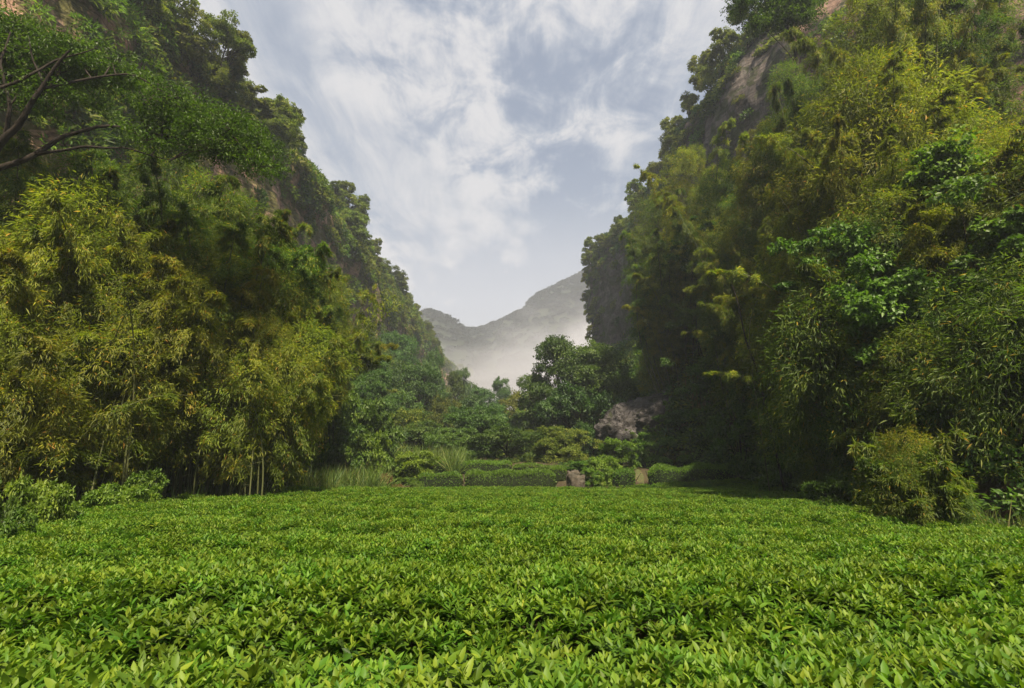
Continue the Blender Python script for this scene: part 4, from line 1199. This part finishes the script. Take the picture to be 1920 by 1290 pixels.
GR = 'bamboo clumps on the right slope'
RB = [  # dim clumps take the darker green leaves, shade put into their colour
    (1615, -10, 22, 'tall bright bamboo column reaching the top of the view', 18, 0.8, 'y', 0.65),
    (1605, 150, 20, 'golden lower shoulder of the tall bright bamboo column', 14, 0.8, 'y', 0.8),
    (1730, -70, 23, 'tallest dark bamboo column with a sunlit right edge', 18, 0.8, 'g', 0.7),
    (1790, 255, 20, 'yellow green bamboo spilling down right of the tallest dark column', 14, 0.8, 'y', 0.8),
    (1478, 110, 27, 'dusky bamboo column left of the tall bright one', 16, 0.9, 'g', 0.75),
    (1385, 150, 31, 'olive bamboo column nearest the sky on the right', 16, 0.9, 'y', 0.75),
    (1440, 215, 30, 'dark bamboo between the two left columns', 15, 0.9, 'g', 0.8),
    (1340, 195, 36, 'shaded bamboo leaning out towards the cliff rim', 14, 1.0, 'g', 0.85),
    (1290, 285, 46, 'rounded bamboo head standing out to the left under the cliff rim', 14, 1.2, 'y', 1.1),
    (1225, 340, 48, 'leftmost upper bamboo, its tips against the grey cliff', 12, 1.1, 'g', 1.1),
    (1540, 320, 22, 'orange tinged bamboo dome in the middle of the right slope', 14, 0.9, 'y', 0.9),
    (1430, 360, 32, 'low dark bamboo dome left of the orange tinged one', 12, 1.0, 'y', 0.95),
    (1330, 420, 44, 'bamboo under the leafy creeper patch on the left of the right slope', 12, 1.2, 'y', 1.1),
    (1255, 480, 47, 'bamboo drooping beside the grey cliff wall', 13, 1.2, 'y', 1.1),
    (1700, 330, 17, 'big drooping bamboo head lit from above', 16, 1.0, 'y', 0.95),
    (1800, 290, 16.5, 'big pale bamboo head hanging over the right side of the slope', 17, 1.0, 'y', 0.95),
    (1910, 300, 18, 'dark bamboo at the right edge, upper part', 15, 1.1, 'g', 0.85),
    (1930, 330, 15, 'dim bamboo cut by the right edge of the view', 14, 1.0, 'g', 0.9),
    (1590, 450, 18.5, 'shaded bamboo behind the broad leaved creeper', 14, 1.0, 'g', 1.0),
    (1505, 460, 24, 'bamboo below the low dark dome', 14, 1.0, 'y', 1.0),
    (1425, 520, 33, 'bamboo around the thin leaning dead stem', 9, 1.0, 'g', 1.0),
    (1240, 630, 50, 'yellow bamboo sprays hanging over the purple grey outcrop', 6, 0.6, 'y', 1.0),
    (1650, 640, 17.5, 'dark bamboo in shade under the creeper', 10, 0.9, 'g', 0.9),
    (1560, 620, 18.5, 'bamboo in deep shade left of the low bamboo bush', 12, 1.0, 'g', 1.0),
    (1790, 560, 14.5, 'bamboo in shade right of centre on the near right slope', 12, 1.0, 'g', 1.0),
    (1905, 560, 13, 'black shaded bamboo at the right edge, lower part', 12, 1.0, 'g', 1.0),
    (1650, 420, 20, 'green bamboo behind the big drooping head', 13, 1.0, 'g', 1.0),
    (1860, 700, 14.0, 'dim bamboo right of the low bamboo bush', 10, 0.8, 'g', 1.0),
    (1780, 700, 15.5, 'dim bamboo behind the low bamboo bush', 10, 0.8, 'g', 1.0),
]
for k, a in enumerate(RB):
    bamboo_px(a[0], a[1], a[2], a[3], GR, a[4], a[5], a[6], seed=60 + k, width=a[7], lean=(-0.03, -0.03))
bamboo_px(1685, 790, 11.3, 'low rounded bamboo bush sunlit at the right corner of the field', 'low bamboo bushes by the field', 24, 0.35, 'y', 91, 0.8, (-0.02, -0.03), 'bamboo_bush')


# broad leaved creepers draped over the bamboo
def creeper(label, px, py, Y, wpx, hpx, seed, mat='vine'):
    r = np.random.default_rng(seed); c = at(px, py, Y)
    f = Y * math.cos(PITCH) + (c[2] - 1.75) * math.sin(PITCH); W_, H_ = wpx / 960 * f, hpx / 960 * f
    lobes = []
    for k in range(34):
        u, v = r.normal(0, 0.27), r.normal(0, 0.27)
        lobes.append((np.array([u * W_, -0.2 + r.normal(0, 0.45) + 0.5 * abs(u) * W_ * 0.4, v * H_]), np.array([0.45, 0.35, 0.40]) * r.uniform(0.5, 1.4)))
    b = crown_bag(r, lobes, 9, 26, 0.14, 0.11, 0.8, 0.6, 0.6)
    st = Bag(); gz = float(floor_z(c[0], Y))
    for k in range(3):
        e = lobes[k][0]; root_ = np.array([r.normal(0, 0.5), 0.6, gz - c[2]])
        q = [root_ * (1 - t) + e * t + np.array([0.3 * math.sin(t * 7 + k), 0.5 * math.sin(math.pi * t), 0]) for t in np.linspace(0, 1, 9)]
        st.tube(q, np.linspace(0.03, 0.008, 9), 4)
    root = obj('creeper', None, loc=c); tag(root, label, 'creeper', 'creepers draped on the right slope')
    obj('stem', st.mesh('stem', M['bark']), root); obj('foliage', b.mesh('foliage', M[mat]), root)


creeper('creeper with bright plate-like leaves high on the left of the right slope', 1310, 465, 42, 120, 100, 801)
creeper('wide curtain of broad leaved creeper in the middle of the right slope', 1600, 500, 16.8, 190, 150, 802)
creeper('lower fringe of the broad leaved creeper curtain', 1680, 585, 15.3, 180, 130, 803)
creeper('glossy creeper crown on top of the big pale bamboo head', 1790, 330, 15.3, 130, 60, 804, 'lime')
creeper('dark creeper running down the right edge of the view', 1890, 480, 13.5, 120, 260, 805)
creeper('pale creeper patch beside the leaning dead stem', 1300, 590, 43, 110, 70, 806, 'lime')
creeper('thin creeper climbing the bank above the field corner', 1440, 740, 31, 100, 150, 807)
creeper('creeper tangle on the bank behind the big right hedge', 1345, 720, 41.5, 140, 110, 808)
creeper('creeper hanging at the top right of the tallest bamboo', 1740, 60, 21, 60, 150, 809)

# ------------------------------------------------------------------ dark spreading tree, upper left
def limb_tree(label, base, limbs, pads, mat, seed, trunk_r, name, cat, leaf=(0.12, 0.045), per=24, sub=20):
    r = np.random.default_rng(seed); base = np.array(base, float)
    tb = Bag(); allq = []
    for pts, r0, r1_ in limbs:
        p = np.array(pts, float) - base; k = len(p); tt_ = np.linspace(0, k - 1, (k - 1) * 5 + 1)
        q = np.stack([np.interp(tt_, np.arange(k), p[:, c]) for c in range(3)], -1)
        q[1:-1] += r.normal(0, 0.04, (len(q) - 2, 3))
        # smooth
        for _ in range(2): q[1:-1] = (q[:-2] + 2 * q[1:-1] + q[2:]) / 4
        tb.tube(q, np.linspace(r0, r1_, len(q)), 7); allq.append(q[2:])
    allq = np.concatenate(allq[1:])
    cb = Bag()
    for c, rx, rz_ in pads:
        c = np.array(c) - base
        P0 = c + r.normal(size=(sub, 3)) * [rx * 0.5, rx * 0.5, rz_ * 0.5]
        nq_ = allq[int(np.argmin(np.linalg.norm(allq - c - [0, 0, -0.3], axis=1)))]
        mid_ = (nq_ + c) / 2 + r.normal(0, 0.18, 3) + [0, 0, 0.12]
        tb.tube([nq_, mid_, c], [0.028, 0.018, 0.010], 4)
        for p in P0[:8]:
            tb.tube([c + [0, 0, -rz_ * 0.3], (c + p) / 2, p], [0.014, 0.009, 0.004], 3)
        e = norm(r.normal(size=(sub, per, 3))) * r.random((sub, per, 1)) ** 0.5 * [0.34, 0.34, 0.07]
        P_ = P0[:, None] + e
        P_[..., 2] -= 0.35 * (np.hypot(e[..., 0], e[..., 1])) ** 1.5
        n = sub * per
        D = e * [1, 1, 0.3] * 1.6 + r.normal(size=e.shape) * 0.35 + [0, 0, -0.25]; N = np.array([0, 0, 1.0]) + r.normal(size=e.shape) * 0.3
        cb.leaves(P_.reshape(n, 3), D.reshape(n, 3), N.reshape(n, 3), leaf[0] * (0.7 + 0.6 * r.random(n)), leaf[1], np.clip(r.random((sub, 1)) * 0.35 + r.random((sub, per)) * 0.5, 0, 0.9).reshape(n))
    root = obj(name, None, loc=base); tag(root, label, cat)
    obj('trunk', tb.mesh('trunk', M['bark']), root); obj('crown', cb.mesh('crown', mat), root)


A = lambda x, y, Y: tuple(at(x, y, Y))
bX, bY = -17.2, 14.5
base = (bX, bY, float(floor_z(bX, bY)) - 0.1)
fork = A(-40, 330, 14.0)
limbs = [
    ([base, (bX + 0.2, bY, 5.0), fork], 0.28, 0.17),
    ([fork, A(5, 265, 13.6), A(50, 215, 13.4), A(85, 150, 13.2), A(130, 95, 13.0)], 0.13, 0.03),
    ([A(5, 265, 13.6), A(80, 175, 14.0), A(120, 120, 14.3), A(60, 60, 14.5)], 0.08, 0.02),
    ([A(5, 265, 13.6), A(20, 200, 13.3), A(0, 120, 13.0), A(20, 60, 13.0)], 0.07, 0.02),
    ([A(85, 165, 13.3), A(60, 120, 13.2), A(55, 70, 13.0)], 0.04, 0.015),
    ([fork, A(70, 290, 14.4), A(120, 255, 14.6), A(200, 235, 14.8), A(330, 258, 15.0), A(430, 270, 15.2)], 0.10, 0.015),
    ([A(70, 290, 14.4), A(150, 275, 14.0), A(230, 275, 14.0), A(320, 300, 14.2)], 0.05, 0.012),
    ([A(85, 165, 13.3), A(150, 150, 13.6), A(260, 140, 14.0), A(330, 190, 14.4)], 0.05, 0.012),
    ([A(0, 165, 12.8), A(60, 140, 13.0), A(110, 110, 13.2), A(180, 90, 13.4)], 0.05, 0.015),
]
pads = []
rp = random.Random(9)
for k in range(125):
    t = rp.random()
    # crown: wedge from the top left sloping down to the right
    x = -60 + 550 * t; top = 15 + 240 * t ** 1.05; bot = 190 + 120 * t
    y = top + (bot - top) * rp.random() ** 1.25
    if 60 < x < 330 and 150 < y < 255 and rp.random() < 0.72: continue
    pads.append((A(x, top + (bot - top) * (round((y - top) / (bot - top) * 5) / 5 + rp.uniform(-.04, .04)), 13.2 + 2.4 * rp.random() + t), 0.85, 0.14))
limb_tree('dark feathery leaved tree spreading in from the upper left corner', base, limbs, pads, M['maple'], 3, 0.28, 'spreading_tree', 'tree')

# tree whose leafy branch crosses the sky at the upper right
bX, bY = 16.8, 30.0
base = (bX, bY, float(floor_z(bX, bY)) - 0.1)
limbs = [([base, (bX - 0.3, bY, 16), A(1500, 120, 29), A(1480, 60, 29), A(1460, -20, 29)], 0.22, 0.05),
         ([A(1485, 80, 29), A(1440, 20, 28.8), A(1400, 10, 28.6)], 0.06, 0.015), ([A(1520, 200, 29.2), A(1490, 110, 28.6), A(1440, 60, 28.2)], 0.06, 0.015)]
rp = random.Random(19); pads = []
for k in range(70):
    pads.append((A(rp.uniform(1375, 1530), rp.uniform(-80, 50), 28.5 + rp.uniform(-1, 1)), 0.75, 0.5))
limb_tree('leafy branch tree poking up against the sky left of the dusky bamboo', base, limbs, pads, M['maple'], 5, 0.2, 'slender_tree', 'tree', (0.16, 0.08), 24, 22)

# ------------------------------------------------------------------ single leaning stems
def stem_thing(name, label, pts, r0, r1_, mat, cat, leafy=None, seed=1):
    p = np.array(pts, float); base = p[0].copy(); b = Bag(); k = len(p)
    tt_ = np.linspace(0, k - 1, (k - 1) * 6 + 1); q = np.stack([np.interp(tt_, np.arange(k), p[:, c]) for c in range(3)], -1) - base
    for _ in range(4): q[1:-1] = (q[:-2] + 2 * q[1:-1] + q[2:]) / 4
    b.tube(q, np.linspace(r0, r1_, len(q)), 6)
    root = obj(name, None, loc=base); tag(root, label, cat)
    obj('stem', b.mesh('stem', mat), root)
    if leafy:
        r = np.random.default_rng(seed); n = leafy; i = r.integers(int(len(q) * 0.72), len(q), n)
        P_ = q[i] + r.normal(size=(n, 3)) * [0.35, 0.35, 0.25]; D = r.normal(size=(n, 3)) + [0, 0, -0.6]
        f = Bag(); f.leaves(P_, D, rdir(n, r) * 0.4 + [0, 0, 1], 0.2, 0.035, r.random(n) * 0.9); obj('foliage', f.mesh('foliage', M['bamboo']), root)


def g3(px, Y): X, Y = gp(px, Y); return (X, Y, float(floor_z(X, Y)))


stem_thing('leaning_bamboo', 'single thin bamboo culm slanting out over the slope wood to a small leafy tip', [g3(520, 23), A(560, 760, 23), A(640, 670, 23.2), A(690, 610, 23.4), A(730, 560, 23.6)], 0.03, 0.012, M['culm'], 'bamboo', 500, 3)
stem_thing('dead_stem', 'bare crooked dead stem leaning among the leaves of the right slope', [g3(1470, 26), A(1420, 690, 25), A(1398, 640, 24.6), A(1385, 570, 24.6), A(1368, 520, 24.8)], 0.06, 0.02, M['bark'], 'dead stem')
stem_thing('pale_stem', 'pale bent stem crossing the dead stem on the right slope', [g3(1440, 25), A(1402, 640, 24.4), A(1410, 580, 24.4), A(1435, 540, 24.4)], 0.03, 0.012, M['culm'], 'stem')
